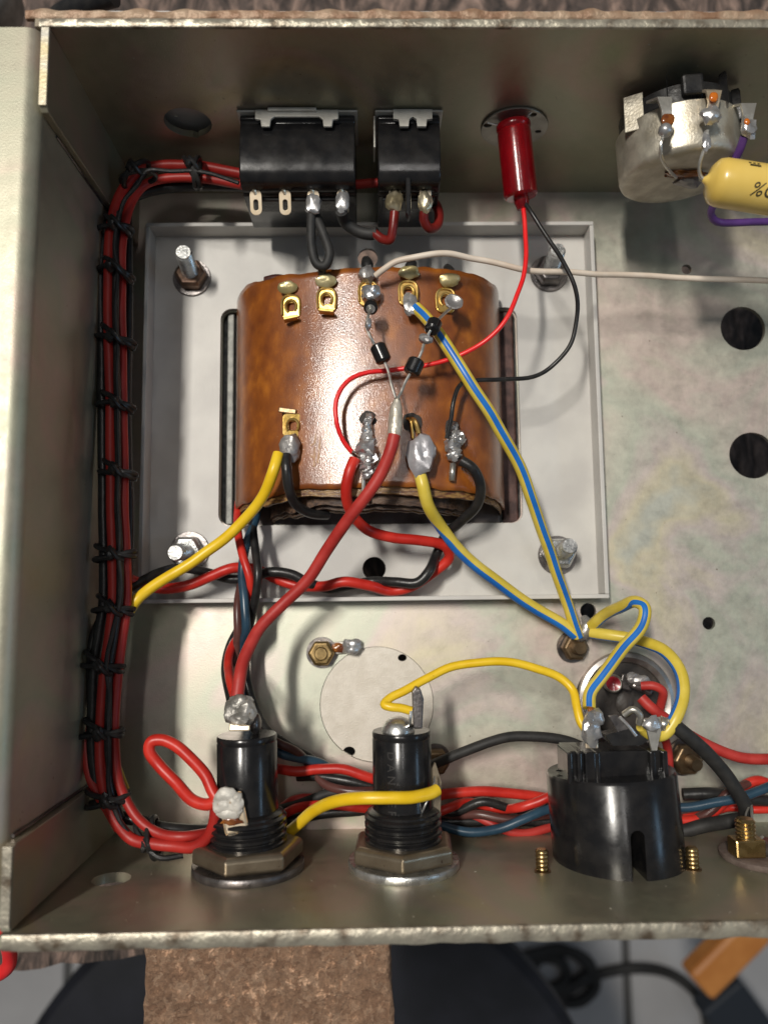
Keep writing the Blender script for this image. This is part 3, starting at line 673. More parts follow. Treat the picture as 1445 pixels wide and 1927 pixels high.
sw1, zl = switch('rocker_switch', 'wider black switch with four terminals on the rear wall', 450, 668, 203, 338, 405, 3.25, (482, 537, 590, 645), 381, True)
sw2, _ = switch('rocker_switch', 'narrower black switch with two soldered terminals on the rear wall', 711, 829, 203, 338, 400, 3.25, (743, 800), 375, False)
MB().blob(P(590, 385, zl+.06), (.18, .24, .12), seed=2, rough=.4, up=(1, 0, 0)).build('solder_blob', M_SOLDER, sw1)
MB().blob(P(645, 381, zl+.06), (.17, .26, .11), seed=5, rough=.35, up=(1, 0, 0)).build('solder_blob', M_SOLDER, sw1)
MB().blob(P(742, 378, zl+.06), (.19, .26, .13), seed=6, rough=.4, up=(1, 0, 0)).build('solder_blob', mat('yellowed_solder', (.50, .42, .26), (.62, .56, .42), nscale=3, rough=.3, metal=.8, bump=.4, bscale=6), sw2)
MB().blob(P(799, 381, zl+.06), (.16, .27, .11), seed=9, rough=.35, up=(1, 0, 0)).build('solder_blob', MATS['yellowed_solder'], sw2)

# ------------------------------------------------------------ red pilot lamp
lc = onrear(967, 238, .0); 
lamp = thing('pilot_lamp', 'translucent red pilot lamp on a round washer in the rear wall', 'lamp', lc)
hh = []
for (du, dv, r) in ((-50, -7, .09), (35, -27, .085), (45, 5, .07)):
    q = onrear(967+du, 238+dv, 0)-lc; hh.append(circ(q.x, q.z, r, r*.8, n=16))
plate('washer', circ(0, 0, .76, .70, n=48), hh, .05, M_WASHER, lc+NR*.04, (1, 0, 0), rdir, lamp, bev=.01)
a0 = Q(966, 240, YR0-.05+(YR1-YR0)*.5); p0 = P(965, 232, 3.05); p1 = P(980, 372, 2.75); ax = (p1-p0)
MB().lathe([(.0, -.0), (.36, .0), (.385, .04), (.385, .12), (.36, .16), (.375, .22), (.375, ax.length-.05), (.33, ax.length), (.0, ax.length)], p0, ax, 40).build('lens_tube', M_LENS, lamp)
MB().lathe([(0, .05), (.16, .05), (.17, ax.length*.5), (.10, ax.length*.97), (0, ax.length*.97)], p0, ax, 24).build('lamp_core', M_LENSIN, lamp)
an = ax.normalized()
MB().lathe([(0, -.02), (.17, -.02), (.17, .10), (.12, .26), (0, .26)], p1, (an+Vector((.05, 0, 0))), 20, wob=.1).build('lens_tail', M_LENS, lamp)
for (u, v, u2, v2) in ((917, 231, 942, 236), (1000, 211, 982, 228)):
    MB().tube([onrear(u, v, .1), onrear((u+u2)/2, (v+v2)/2, .14), onrear(u2, v2, .12)], .018, 6).build('wire_clip', M_STEEL, lamp)

# ------------------------------------------------------------ potentiometer
zc = 3.3; yfc = P(1280, 336, zc).y; yw = YR0+(YR1-YR0)*zc/H; pxc = P(1277, 320, zc).x
pot = thing('potentiometer', 'round scratched metal potentiometer can on the rear wall right of the lamp', 'potentiometer', (pxc, yw, zc))
axp = Vector((.06, -1, -.06)).normalized(); rc = 1.27; Lp = 1.45
base = Vector((pxc, yfc, zc)) - axp*Lp
MB().lathe([(0, .42), (rc, .42), (rc, Lp-.14), (rc-.03, Lp-.05), (rc-.10, Lp), (rc-.3, Lp), (0, Lp)], base, axp, 72).build('can', M_CAN, pot)
MB().lathe([(0, .0), (rc*.92, .0), (rc*.93, .44), (0, .44)], base, axp, 56).build('wafer', M_BLACK2, pot)
for a_ in (28, 62, 96, 118):
    b = MB()
    a = radians(a_); d = Vector((cos(a)*1, 0, sin(a)))
    b.box(base+d*rc*.97+axp*.2, (.42, .42, .20), .05, Matrix((frame(d)[1], -axp, d)).transposed())
    b.build('wafer_block', M_BLACK2, pot)
b = MB(); b.box(base+Vector((cos(radians(152)), 0, sin(radians(152))))*rc*1.0+axp*.35, (.04, .80, .40), .015, Matrix.Rotation(radians(62), 3, 'Y')); b.build('can_claw', M_CAN, pot)
def potlug(pts, w, sold, m1=M_TIN):
    pp = uvz(pts); vs = []; fs = []
    for i, p in enumerate(pp): ww = w*(1 if i < 2 else .68); vs += [p+Vector((-ww, 0, 0)), p+Vector((ww, 0, 0))]
    for i in range(len(pp)-1): fs.append([2*i, 2*i+1, 2*i+3, 2*i+2])
    o = MB().add(vs, fs, smooth=False).build('terminal', m1, pot); s = o.modifiers.new('thickness', 'SOLIDIFY'); s.thickness = .05
    return o
l1 = potlug([(1229, 190, 4.45), (1250, 182, 4.75), (1254, 207, 4.75), (1256, 232, 4.72), (1252, 248, 4.7)], .15, 0)
MB().blob(P(1256, 225, 4.78), (.13, .14, .05), seed=2, rough=.3).build('flux', M_FLUX, l1)
MB().blob(P(1251, 245, 4.85), (.14, .14, .13), seed=3, rough=.08).build('solder_blob', M_SOLDER, l1)
l2 = potlug([(1330, 168, 4.6), (1343, 170, 4.85), (1343, 190, 4.9), (1340, 205, 4.85), (1338, 225, 4.8)], .16, 0, M_GOLD2)
MB().blob(P(1342, 183, 4.95), (.11, .09, .05), seed=2, rough=.2).build('flux', mat('orange_flux', (.55, .14, .01), (.3, .06, .01), nscale=3, rough=.25, coat=.6), l2)
MB().blob(P(1337, 218, 4.9), (.18, .20, .12), seed=7, rough=.35).build('solder_blob', M_SOLDER, l2)
l3 = potlug([(1392, 197, 4.3), (1408, 194, 4.6), (1408, 215, 4.6), (1405, 232, 4.55)], .16, 0)
MB().blob(P(1408, 241, 4.6), (.22, .17, .1), seed=13, rough=.5).build('solder_blob', M_SOLDER, l3)
MB().blob(P(1405, 229, 4.72), (.07, .06, .03), seed=1, rough=.1).build('flux', MATS['orange_flux'], l3)
MB().tube(uvz([(1250, 250, 4.8), (1243, 270, 4.85), (1244, 295, 4.7), (1258, 320, 4.3), (1272, 334, 3.9)]), .032, 8).build('bare_lead', M_TIN, pot)
pfy = yfc-.02
b = MB(); c = Q(1292, 342, pfy-.06); b.blob(c, (.30, .13, .17), (0, 0, 1), seed=17, rough=.5, up=(1, 0, 0)); b.build('solder_blob', M_SOLDER2, pot)
b = MB(); b.blob(Q(1288, 327, pfy-.03), (.42, .07, .14), (0, 0, 1), seed=12, rough=.6, up=(1, 0, 0)); b.build('flux', M_FLUX, pot)

# ------------------------------------------------------------ yellow capacitor
cap = thing('axial_capacitor', 'fat yellow axial capacitor with printed marks at the right edge', 'capacitor', P(1400, 345, 4.6))
c0 = P(1322, 338, 4.6); c1 = P(1470, 362, 4.6); axc = (c1-c0).normalized()
MB().lathe([(0, -.02), (.05, .0), (.085, .05), (.15, .10), (.32, .15), (.43, .24), (.465, .36), (.47, .6), (.47, 2.9), (.43, 3.1), (.2, 3.25), (.03, 3.4)], c0, axc, 40).build('body', M_CAPY, cap)
MB().tube(uvz([(1324, 338, 4.6), (1317, 330, 4.62), (1315, 312, 4.7), (1321, 290, 4.8), (1330, 270, 4.85), (1330, 245, 4.9)]), .035, 8).build('bare_lead', M_TIN, cap)
MB().blob(P(1328, 268, 4.86), (.09, .2, .08), seed=5, rough=.4, up=(1, 0, 0)).build('solder_blob', M_SOLDER, cap)
def print_text(body, size, u0, ang, italic=.25):
    cu = bpy.data.curves.new('txt', 'FONT'); cu.body = body; cu.size = size; cu.shear = italic; cu.resolution_u = 3
    tmp = bpy.data.objects.new('txt', cu); COL.objects.link(tmp); dg = bpy.context.evaluated_depsgraph_get(); dg.update()
    me = bpy.data.meshes.new_from_object(tmp.evaluated_get(dg)); bpy.data.objects.remove(tmp)
    bm = bmesh.new(); bm.from_mesh(me); bmesh.ops.remove_doubles(bm, verts=bm.verts, dist=.0005); bmesh.ops.triangulate(bm, faces=bm.faces[:])
    for _ in range(4):
        lng = [e for e in bm.edges if e.calc_length() > size*.14]
        if not lng: break
        bmesh.ops.subdivide_edges(bm, edges=lng, cuts=1); bmesh.ops.triangulate(bm, faces=[f for f in bm.faces if len(f.verts) > 3])
    bm.to_mesh(me); bm.free()
    vs = [v.co.copy() for v in me.vertices]; fs = [list(p.vertices) for p in me.polygons]; bpy.data.meshes.remove(me)
    return vs, fs
up = Vector((0, 0, 1)); up = (up-up.dot(axc)*axc).normalized(); side = up.cross(axc).normalized()
if side.y < 0: side = -side
def oncap(x, s, h=.012):
    a = s/.47; return c0+axc*x+(up*cos(a)+side*sin(a))*(.47+h)
vs, fs = print_text('%O', .33, 0, 0)
MB().add([oncap(.80+v.x*1.1, -.40+v.y*1.1) for v in vs], fs, smooth=False).build('printed_marks', M_INK, cap)
b = MB()
for k in range(3): x = .70+k*.085; b.add([oncap(x, .245), oncap(x+.055, .245), oncap(x+.055, .27), oncap(x, .27)], [[0, 1, 2, 3]], smooth=False)
for k in range(2): y = .165+k*.03; b.add([oncap(.72, y), oncap(.94, y), oncap(.94, y+.018), oncap(.72, y+.018)], [[0, 1, 2, 3]], smooth=False)
b.build('printed_marks', M_INK, cap)

# ------------------------------------------------------------ loose wires
def wire(pts, r, m, label, group=None, name='wire', cat='wire', stripe=None, sub=7, n=14, jit=.035):
    o = MB().tube(uvz(pts), r, n, stripe=stripe, sub=sub, jit=jit).build(name, m)
    return tag(o, label, cat, group)
ZL = zl
GS = 'blue striped yellow earth wires'
wire([(783, 580, 2.55), (800, 598, 2.7), (830, 637, 2.9), (880, 712, 3.0), (930, 792, 2.8), (972, 866, 2.4), (1000, 940, 2.0), (1030, 1030, 1.4), (1058, 1110, .9), (1078, 1170, .6), (1088, 1198, .5)], .135, [M_YEL2, M_BLUE],
     'long striped wire arching from the fourth upper lug down to the tray corner screw', GS, 'striped_wire', stripe=lambda f: (16-26*f, 26), n=28)
wire([(789, 888, 2.45), (795, 915, 2.5), (805, 950, 2.3), (825, 985, 1.9), (865, 1035, 1.5), (930, 1090, 1.1), (1005, 1143, .75), (1055, 1172, .6), (1082, 1194, .5)], .14, [M_YEL2, M_BLUE],
     'striped wire running from the big grey solder blob down to the corner screw', GS, 'striped_wire', stripe=lambda f: (-85-225*min(1, f*2.2), 34), n=28)
wire([(1113, 1176, .6), (1135, 1158, 1.0), (1168, 1142, 1.7), (1196, 1131, 2.2), (1211, 1142, 2.4), (1205, 1175, 2.5), (1170, 1225, 2.6), (1130, 1275, 2.7), (1110, 1305, 2.8), (1108, 1334, 2.9)], .135, [M_YEL2, M_BLUE],
     'striped wire folded in a hairpin above the black connector', GS, 'striped_wire', stripe=lambda f: (62-44*min(1, f*2.4), 26), n=28)
wire([(1112, 1189, .6), (1150, 1196, .9), (1205, 1206, 1.2), (1250, 1226, 1.6), (1279, 1262, 2.0), (1285, 1305, 2.2), (1272, 1350, 2.4), (1248, 1382, 2.4), (1222, 1380, 2.4), (1207, 1365, 2.5)], .14, [M_YEL2, M_BLUE],
     'striped wire curling round the aluminium capacitor rim to the right terminal', GS, 'striped_wire', stripe=lambda f: (80-50*max(0, f*4-3), 25), n=28)
wire([(706, 518, 2.65), (722, 506, 2.8), (745, 492, 2.9), (790, 481, 3.0), (840, 477, 3.0), (900, 487, 2.8), (985, 507, 2.6), (1060, 513, 2.4), (1120, 517, 2.2), (1200, 519, 2.0), (1300, 523, 2.0), (1400, 527, 2.1), (1470, 532, 2.2)], .068, M_CREAM,
     'thin cream wire running right from the middle upper lug to the photo edge')
wire([(984, 392, 2.75), (988, 430, 2.8), (988, 480, 2.9), (980, 535, 3.0), (955, 597, 3.1), (915, 640, 3.0), (865, 668, 2.8), (800, 688, 2.7), (740, 695, 2.6), (690, 700, 2.6), (655, 716, 2.65), (634, 750, 2.7), (633, 790, 2.7), (645, 825, 2.6), (663, 850, 2.5)], .052, M_RED3,
     'thin bright red wire looping from the pilot lamp over the transformer')
wire([(984, 380, 2.75), (1000, 403, 2.9), (1030, 447, 2.9), (1060, 492, 2.8), (1080, 540, 2.7), (1087, 590, 2.5), (1075, 645, 2.3), (1040, 688, 2.1), (1000, 709, 2.1), (940, 714, 2.2), (895, 714, 2.35), (868, 722, 2.5), (853, 755, 2.6), (848, 790, 2.55), (841, 826, 2.45)], .05, M_RUB,
     'thin black wire looping from the pilot lamp to the lower right eyelet')
wire([(742, 818, 3.2), (736, 845, 3.2), (720, 885, 3.1), (690, 932, 3.0), (650, 985, 2.7), (615, 1035, 2.3), (580, 1090, 2.1), (535, 1135, 2.0), (490, 1180, 2.1), (465, 1230, 2.4), (452, 1275, 2.7), (447, 1312, 2.8)], .135, M_RED2,
     'thick dull red wire from the diodes down to the left fuse holder tip')
wire([(668, 862, 2.45), (658, 885, 2.5), (652, 925, 2.35), (662, 965, 2.0), (690, 998, 1.6), (740, 1012, 1.4), (790, 1018, 1.3), (838, 1028, 1.1), (845, 1050, .9), (815, 1078, .75), (775, 1103, .75), (735, 1112, .75), (695, 1102, 1.0), (650, 1094, 1.1), (610, 1104, 1.0), (565, 1104, .75), (520, 1090, .7), (480, 1072, .9), (440, 1070, 1.1), (400, 1083, 1.1), (355, 1101, 1.05), (310, 1107, 1.2), (268, 1100, 1.5), (238, 1090, 1.7)], .125, M_RED,
     'red wire of the twisted pair crossing the bottom of the tray', 'twisted pair across the tray')
wire([(868, 868, 2.3), (890, 884, 2.3), (903, 915, 2.1), (895, 955, 1.7), (865, 985, 1.3), (838, 1005, 1.0), (822, 1040, .8), (808, 1075, 1.1), (785, 1097, 1.1), (745, 1096, 1.0), (700, 1093, .75), (660, 1100, .75), (620, 1108, .75), (580, 1098, 1.0), (548, 1081, 1.05), (505, 1077, 1.0), (470, 1088, .75), (435, 1090, .75), (395, 1078, .75), (345, 1068, .95), (305, 1076, 1.2), (275, 1092, 1.5), (240, 1110, 1.7)], .118, M_RUB,
     'black wire of the twisted pair crossing the bottom of the tray', 'twisted pair across the tray')
wire([(524, 855, 2.35), (515, 885, 2.45), (497, 930, 2.2), (465, 972, 1.9), (420, 1015, 1.75), (370, 1052, 1.7), (315, 1088, 1.8), (278, 1112, 1.9), (258, 1128, 2.0), (243, 1150, 2.0)], .125, M_YEL,
     'yellow wire from the lower left lug down to the laced harness')
wire([(538, 858, 2.3), (540, 885, 2.4), (545, 920, 2.25), (556, 948, 1.9), (580, 963, 1.5), (615, 968, 1.1)], .115, M_RUB,
     'short glossy black wire hanging from the lower left lug')
wire([(588, 398, ZL), (586, 430, 2.6), (588, 470, 2.5), (598, 498, 2.5), (612, 500, 2.55), (619, 482, 2.6), (612, 450, 2.6), (601, 420, 2.6), (592, 396, ZL-.2)], .105, M_MATTE,
     'black wire loop hanging under the third terminal of the wide switch')
wire([(610, 497, 2.5), (606, 508, 2.4), (607, 520, 2.2)], .09, M_RUB, 'black wire tail ending on the second upper lug of the transformer')
wire([(643, 398, ZL), (650, 418, 2.4), (672, 434, 2.3), (698, 440, 2.3), (712, 437, 2.35)], .135, M_MATTE, 'fat black sleeve under the fourth terminal of the wide switch', cat='sleeve', name='wire_sleeve')
wire([(705, 438, 2.35), (722, 450, 2.4), (735, 450, 2.5), (740, 430, 2.6), (743, 398, ZL)], .105, M_MAROON, 'short maroon jumper between the two switches')
wire([(798, 398, ZL), (797, 415, 2.6), (806, 430, 2.45), (822, 428, 2.3), (827, 408, 2.2), (820, 385, 2.1), (800, 368, 2.0), (770, 355, 1.8)], .11, M_MAROON, 'maroon wire curling under the right terminal of the narrow switch')
wire([(450, 345, 1.8), (560, 350, 1.4), (665, 347, 1.5), (715, 345, 1.6), (760, 350, 1.5)], .11, M_RED2, 'red wire passing behind the two switches')
wire([(1400, 258, 4.5), (1392, 282, 4.3), (1378, 310, 4.0), (1362, 345, 3.5), (1345, 380, 3.0), (1336, 400, 2.7), (1345, 415, 2.5), (1375, 419, 2.4), (1420, 418, 2.4), (1470, 416, 2.4)], .085, M_PURPLE,
     'purple wire passing behind the yellow capacitor')
# vertical twisted bundle under the transformer's lower left corner
G5 = 'twisted wires hanging below the transformer'
wire([(470, 940, .2), (476, 985, .9), (482, 1035, 1.2), (486, 1085, 1.5), (480, 1135, 1.3), (470, 1180, .9), (462, 1230, .8), (470, 1300, .9), (500, 1370, .9), (540, 1400, .8), (580, 1425, .7), (630, 1462, .8), (705, 1485, .9), (780, 1500, .8), (850, 1530, .8), (910, 1508, 1.0), (965, 1522, .9), (1040, 1532, .8), (1150, 1530, .7), (1290, 1562, .6)], .10, M_RUB,
     'black wire of the twisted bundle from the transformer along the front', G5)
wire([(484, 945, .2), (479, 985, .9), (464, 1030, 1.1), (456, 1075, 1.2), (462, 1130, 1.4), (464, 1180, 1.4), (456, 1220, 1.0), (455, 1290, .9), (485, 1380, 1.0), (525, 1415, 1.1), (565, 1428, 1.0), (610, 1440, .8), (640, 1465, .7), (705, 1500, .7), (770, 1530, .9), (835, 1555, 1.1), (885, 1566, 1.2), (940, 1560, 1.2), (990, 1540, 1.2), (1040, 1522, 1.1), (1160, 1515, .8), (1290, 1520, 1.1), (1345, 1510, 1.2), (1400, 1497, 1.3), (1470, 1472, 1.3)], .105, M_TEAL,
     'slate blue wire of the twisted bundle from the transformer along the front', G5)
wire([(448, 945, .2), (449, 1000, .9), (458, 1045, 1.3), (471, 1090, 1.4), (474, 1130, 1.1), (458, 1180, .8), (436, 1220, 1.1), (430, 1255, 1.6), (437, 1290, 2.4), (443, 1312, 2.7)], .10, M_RED,
     'red wire of the twisted bundle ending on the left fuse holder tip', G5)
wire([(455, 1095, .7), (449, 1135, 1.1), (448, 1185, 1.2), (446, 1230, 1.0), (450, 1290, .8), (480, 1370, 1.0), (520, 1395, 1.2), (555, 1412, 1.1), (585, 1445, .7), (610, 1475, .9), (650, 1487, 1.1), (705, 1490, 1.1), (780, 1510, .8), (850, 1535, .6), (905, 1532, .9), (960, 1542, 1.0), (1040, 1532, .8), (1150, 1530, .7), (1290, 1545, .7), (1330, 1530, .9), (1370, 1490, 1.0), (1420, 1468, .9)], .10, M_BROWN,
     'brown wire of the twisted bundle from the transformer along the front', G5)
wire([(452, 1175, .8), (434, 1210, .7), (425, 1250, 1.0), (427, 1285, 1.6), (434, 1318, 2.2)], .09, M_RUB, 'short black wire tucked behind the red ones at the left fuse holder tip')
G6 = 'wires running along the front wall'
wire([(470, 1440, .6), (520, 1446, .9), (560, 1453, 1.0), (600, 1448, 1.0), (645, 1446, 1.0), (690, 1462, 1.0), (740, 1480, .9), (800, 1500, .9), (850, 1492, 1.1), (900, 1489, 1.1), (960, 1492, 1.0), (1040, 1505, .9), (1160, 1520, .6), (1285, 1545, .8), (1330, 1535, .8), (1365, 1505, .8), (1395, 1480, .9), (1425, 1468, .9), (1470, 1490, .8)], .115, M_RED, 'red wire with an upward bulge along the front wall', G6)
wire([(470, 1545, .7), (520, 1538, .7), (560, 1520, .8), (600, 1516, .9), (650, 1517, .9), (710, 1522, .8), (780, 1535, .7), (820, 1530, .9), (850, 1520, .9), (880, 1510, .7), (930, 1520, .6), (975, 1520, 1.2), (1010, 1510, 1.3), (1040, 1498, 1.3), (1130, 1490, .8)], .105, M_RED, 'red wire that climbs into the left side of the connector', G6)
wire([(500, 1548, .4), (530, 1520, .4), (555, 1503, .5), (590, 1500, .45), (650, 1520, .35)], .09, M_RED2, 'red wire deep behind the yellow one between the fuse holders', G6)
wire([(470, 1560, .5), (530, 1548, .6), (600, 1532, .5), (660, 1527, .5), (710, 1523, .5), (800, 1545, .5), (900, 1545, .5), (1040, 1545, .5)], .12, M_RUB, 'black wire lowest in the run along the front wall', G6)
wire([(560, 1460, .6), (610, 1462, .8), (655, 1468, .9), (705, 1482, .9)], .11, M_RUB, 'black wire just under the bulging red wire left of the middle fuse holder', G6)
wire([(520, 1525, .6), (570, 1510, .6), (620, 1492, .7), (680, 1488, .8), (720, 1492, .7)], .11, M_MATTE, 'matte black wire slanting up behind the yellow wire', G6)
wire([(860, 1535, .4), (905, 1540, .55), (945, 1560, .7), (985, 1568, .7), (1040, 1555, .6)], .10, M_RED2, 'red wire sagging below the blue one left of the connector', G6)
wire([(1285, 1495, .7), (1340, 1494, .8), (1380, 1498, .8), (1420, 1505, .8), (1470, 1510, .7)], .14, M_RUB, 'thick black wire right of the connector behind the blue wire', G6)
wire([(1285, 1540, .7), (1330, 1532, .7), (1370, 1520, .6), (1420, 1524, .8), (1470, 1522, .8)], .09, M_RED, 'red wire lowest in the run right of the connector', G6)
wire([(1110, 1412, 1.2), (1075, 1396, 1.2), (1030, 1386, 1.2), (975, 1386, 1.2), (920, 1397, 1.2), (870, 1415, 1.1), (830, 1432, .9), (795, 1448, .6), (750, 1480, .3)], .115, M_MATTE, 'matte black wire arching from the connector behind the middle fuse holder')
wire([(500, 1590, 1.4), (535, 1572, 1.7), (560, 1552, 2.0), (590, 1527, 2.5), (630, 1508, 3.1), (680, 1501, 3.45), (730, 1500, 3.5), (780, 1500, 3.4), (812, 1492, 3.2), (822, 1486, 3.1)], .125, M_YEL,
     'yellow wire crossing in front of the middle fuse holder')
wire([(776, 1337, 2.9), (758, 1332, 2.9), (735, 1329, 2.9), (723, 1324, 2.85), (735, 1312, 2.75), (762, 1300, 2.7), (800, 1278, 2.6), (850, 1254, 2.5), (905, 1246, 2.5), (960, 1247, 2.5), (1010, 1258, 2.5), (1055, 1275, 2.5), (1078, 1298, 2.6), (1085, 1330, 2.8), (1092, 1358, 2.9), (1103, 1375, 2.95)], .092, M_YEL,
     'yellow wire arching from the middle fuse holder tip to the connector')
wire([(1268, 1366, 2.4), (1290, 1384, 2.4), (1330, 1420, 2.2), (1360, 1452, 2.0), (1385, 1490, 1.9), (1402, 1520, 1.8), (1398, 1538, 1.6), (1370, 1545, 1.4), (1330, 1552, 1.1), (1280, 1565, .9), (1230, 1575, .7)], .155, M_MATTE,
     'fat matte black sleeve sweeping down from the connector to the brass terminal post', cat='sleeve', name='wire_sleeve')
MBt = MB(); MBt.tube(uvz([(1262, 1360, 2.4), (1252, 1356, 2.45), (1248, 1362, 2.5), (1246, 1372, 2.45)]), .07, 8)
for k in range(4):
    c = P(1246+k*5, 1356+k*2, 2.42); MBt.lathe([(.09, -.02), (.11, 0), (.09, .02)], c, (1, .2, 0), 14, close=False)
tag(MBt.build('bare_wire_twist', M_TIN), 'twist of bare wire at the upper end of the fat black sleeve', 'wire')
wire([(1205, 1312, 1.2), (1222, 1328, 1.3), (1250, 1350, 1.3), (1290, 1380, 1.2), (1335, 1405, 1.1), (1385, 1422, 1.1), (1430, 1427, 1.1), (1470, 1428, 1.1)], .125, M_RED2, 'red wire leaving the aluminium capacitor towards the right edge')
wire([(1205, 1290, 1.3), (1228, 1290, 1.4), (1246, 1300, 1.4), (1243, 1330, 1.1), (1238, 1360, .9), (1255, 1400, .7), (1259, 1450, .6), (1262, 1500, .5)], .10, M_RED2, 'red wire curling down behind the connector from the aluminium capacitor')

# ------------------------------------------------------------ diodes
GD = 'small black diodes strung over the transformer'
def diode(pc, axis_to, r, L_, label, leads):
    c = P(*pc); a2 = P(*axis_to); ax_ = (a2-c).normalized()
    t = thing('diode', label, 'diode', c, GD)
    MB().lathe([(0, -L_/2), (r*.8, -L_/2), (r, -L_/2+.04), (r, L_/2-.04), (r*.8, L_/2), (0, L_/2)], c, ax_, 22).build('body', M_BLACK, t)
    if 'band' in label: MB().lathe([(r*1.01, -L_/2+.07), (r*1.015, -L_/2+.14)], c, ax_, 22, close=False).build('polarity_band', mat('grey_band', (.35, .35, .34), rough=.4), t)
    for l in leads: MB().tube(uvz(l), .032, 8, sub=4).build('lead', M_TIN, t)
    return t
d1 = diode((698, 577, 3.0), (694, 600, 3.6), .155, .28, 'black diode standing on end at the middle upper lug', [[(697, 582, 3.1), (693, 594, 3.3), (690, 608, 3.3), (692, 622, 3.25)]])
MB().blob(P(693, 610, 3.3), (.07, .14, .07), seed=1, rough=.4, up=(1, 0, 0)).build('solder_blob', M_SOLDER, d1)
MB().lathe([(.04, .142), (.10, .15), (.10, .155), (.04, .15)], P(698, 577, 3.0), (P(694, 600, 3.6)-P(698, 577, 3.0)), 18).build('end_cap', M_STEEL, d1)
d2 = diode((716, 665, 3.2), (724, 683, 3.2), .175, .40, 'black diode lying aslant left of the red wire bend', [[(692, 622, 3.25), (698, 636, 3.25), (703, 646, 3.2), (709, 655, 3.2)], [(724, 682, 3.2), (731, 700, 3.2), (736, 722, 3.25), (744, 748, 3.25)]])
d3 = diode((815, 614, 3.35), (810, 626, 3.45), .165, .30, 'small black diode touching the blue striped wire', [[(848, 580, 2.9), (836, 590, 3.1), (824, 602, 3.3)], [(810, 622, 3.4), (803, 634, 3.4), (798, 646, 3.35), (794, 660, 3.3)]])
MB().blob(P(801, 638, 3.4), (.10, .16, .10), (0, 0, 1), seed=4, rough=.3, up=(.4, 1, 0)).build('solder_blob', M_SOLDER2, d3)
d4 = diode((779, 690, 3.25), (773, 703, 3.25), .185, .34, 'black diode over the thin red wire at the transformer middle', [[(794, 660, 3.3), (789, 672, 3.3), (784, 682, 3.25)], [(771, 704, 3.25), (762, 720, 3.25), (756, 735, 3.2), (748, 750, 3.25)]])
sl = tag(MB().tube(uvz([(744, 745, 3.2), (743, 762, 3.2), (744, 785, 3.2), (742, 808, 3.2), (742, 822, 3.2)]), [.05, .13, .16, .15, .12], 14, jit=.22).build('solder_joint', mat('cream_solder', (.44, .40, .33), (.60, .56, .48), nscale=3, rough=.38, metal=.4, bump=.7, bscale=7, bdist=.05)), 'pale lump of solder joining both diode leads to the thick red wire', 'solder joint')

# ------------------------------------------------------------ laced harness
hs = thing('wire_harness', 'laced bundle of red and black wires running down the left wall and round the corner', 'harness', P(215, 900, 2.0))
def hw(pts, r, m, nm='wire'): MB().tube(uvz(pts), r, 14, sub=7, jit=.015).build(nm, m, hs)
hw([(470, 330, 1.9), (430, 322, 1.9), (390, 314, 1.9), (345, 311, 1.9), (300, 311, 1.9), (262, 322, 2.0), (240, 345, 2.1), (222, 378, 2.2), (211, 420, 2.3), (206, 480, 2.35), (205, 560, 2.35), (206, 650, 2.35), (209, 740, 2.35), (209, 860, 2.35), (211, 960, 2.35), (213, 1060, 2.35), (213, 1150, 2.35), (206, 1210, 2.35), (199, 1260, 2.35), (192, 1330, 2.35), (189, 1400, 2.35), (192, 1460, 2.4), (203, 1510, 2.4), (222, 1550, 2.45), (250, 1580, 2.5), (290, 1588, 2.6), (330, 1592, 2.65), (362, 1594, 2.75), (388, 1578, 2.85), (403, 1550, 3.0), (407, 1520, 3.1)], .118, M_HRED)
hw([(470, 352, 1.7), (430, 344, 1.75), (390, 337, 1.8), (340, 334, 1.8), (300, 337, 1.8), (272, 348, 1.9), (252, 372, 2.0), (238, 410, 2.1), (230, 470, 2.2), (229, 560, 2.2), (230, 650, 2.2), (231, 740, 2.2), (233, 860, 2.2), (234, 960, 2.2), (238, 1060, 2.2), (238, 1150, 2.2), (230, 1210, 2.2), (222, 1280, 2.2), (216, 1350, 2.2), (217, 1420, 2.2), (224, 1470, 2.25), (240, 1510, 2.3), (265, 1545, 2.4), (300, 1568, 2.5), (340, 1574, 2.6), (375, 1570, 2.5), (415, 1560, 2.2)], .108, M_HRED)
hw([(470, 352, 1.45), (400, 350, 1.45), (330, 352, 1.5), (280, 360, 1.6), (230, 385, 1.8), (205, 420, 2.0), (193, 480, 2.1), (191, 560, 2.1), (193, 650, 2.1), (194, 740, 2.1), (195, 860, 2.1), (196, 960, 2.1), (197, 1060, 2.1), (196, 1140, 2.1), (188, 1190, 2.1), (180, 1240, 2.1), (176, 1300, 2.1), (174, 1370, 2.1), (178, 1440, 2.1), (190, 1500, 2.1), (225, 1535, 2.1), (265, 1545, 2.1), (310, 1558, 2.1), (360, 1562, 2.0), (420, 1562, 1.6)], .125, M_RUB)
hw([(222, 400, 2.25), (218, 480, 2.33), (218, 560, 2.36), (219, 650, 2.33), (221, 740, 2.38), (222, 860, 2.33), (222, 960, 2.36), (226, 1060, 2.36), (225, 1130, 2.38), (216, 1200, 2.36), (206, 1270, 2.34), (204, 1350, 2.36), (203, 1430, 2.34), (210, 1490, 2.3), (228, 1540, 2.25)], .085, M_RUB)
hw([(195, 1160, 1.9), (178, 1200, 2.0), (172, 1240, 2.05), (172, 1290, 2.0), (180, 1330, 2.0)], .12, M_RUB)
hw([(196, 1180, 1.7), (172, 1230, 1.8), (160, 1290, 1.85), (160, 1350, 1.9), (163, 1410, 2.0), (171, 1460, 2.1), (187, 1495, 2.2), (205, 1525, 2.3), (225, 1560, 2.35)], .11, M_RED2)
hw([(241, 400, 1.7), (243, 560, 1.7), (240, 800, 1.7), (245, 1000, 1.8), (240, 1100, 1.9)], .10, M_RUB)
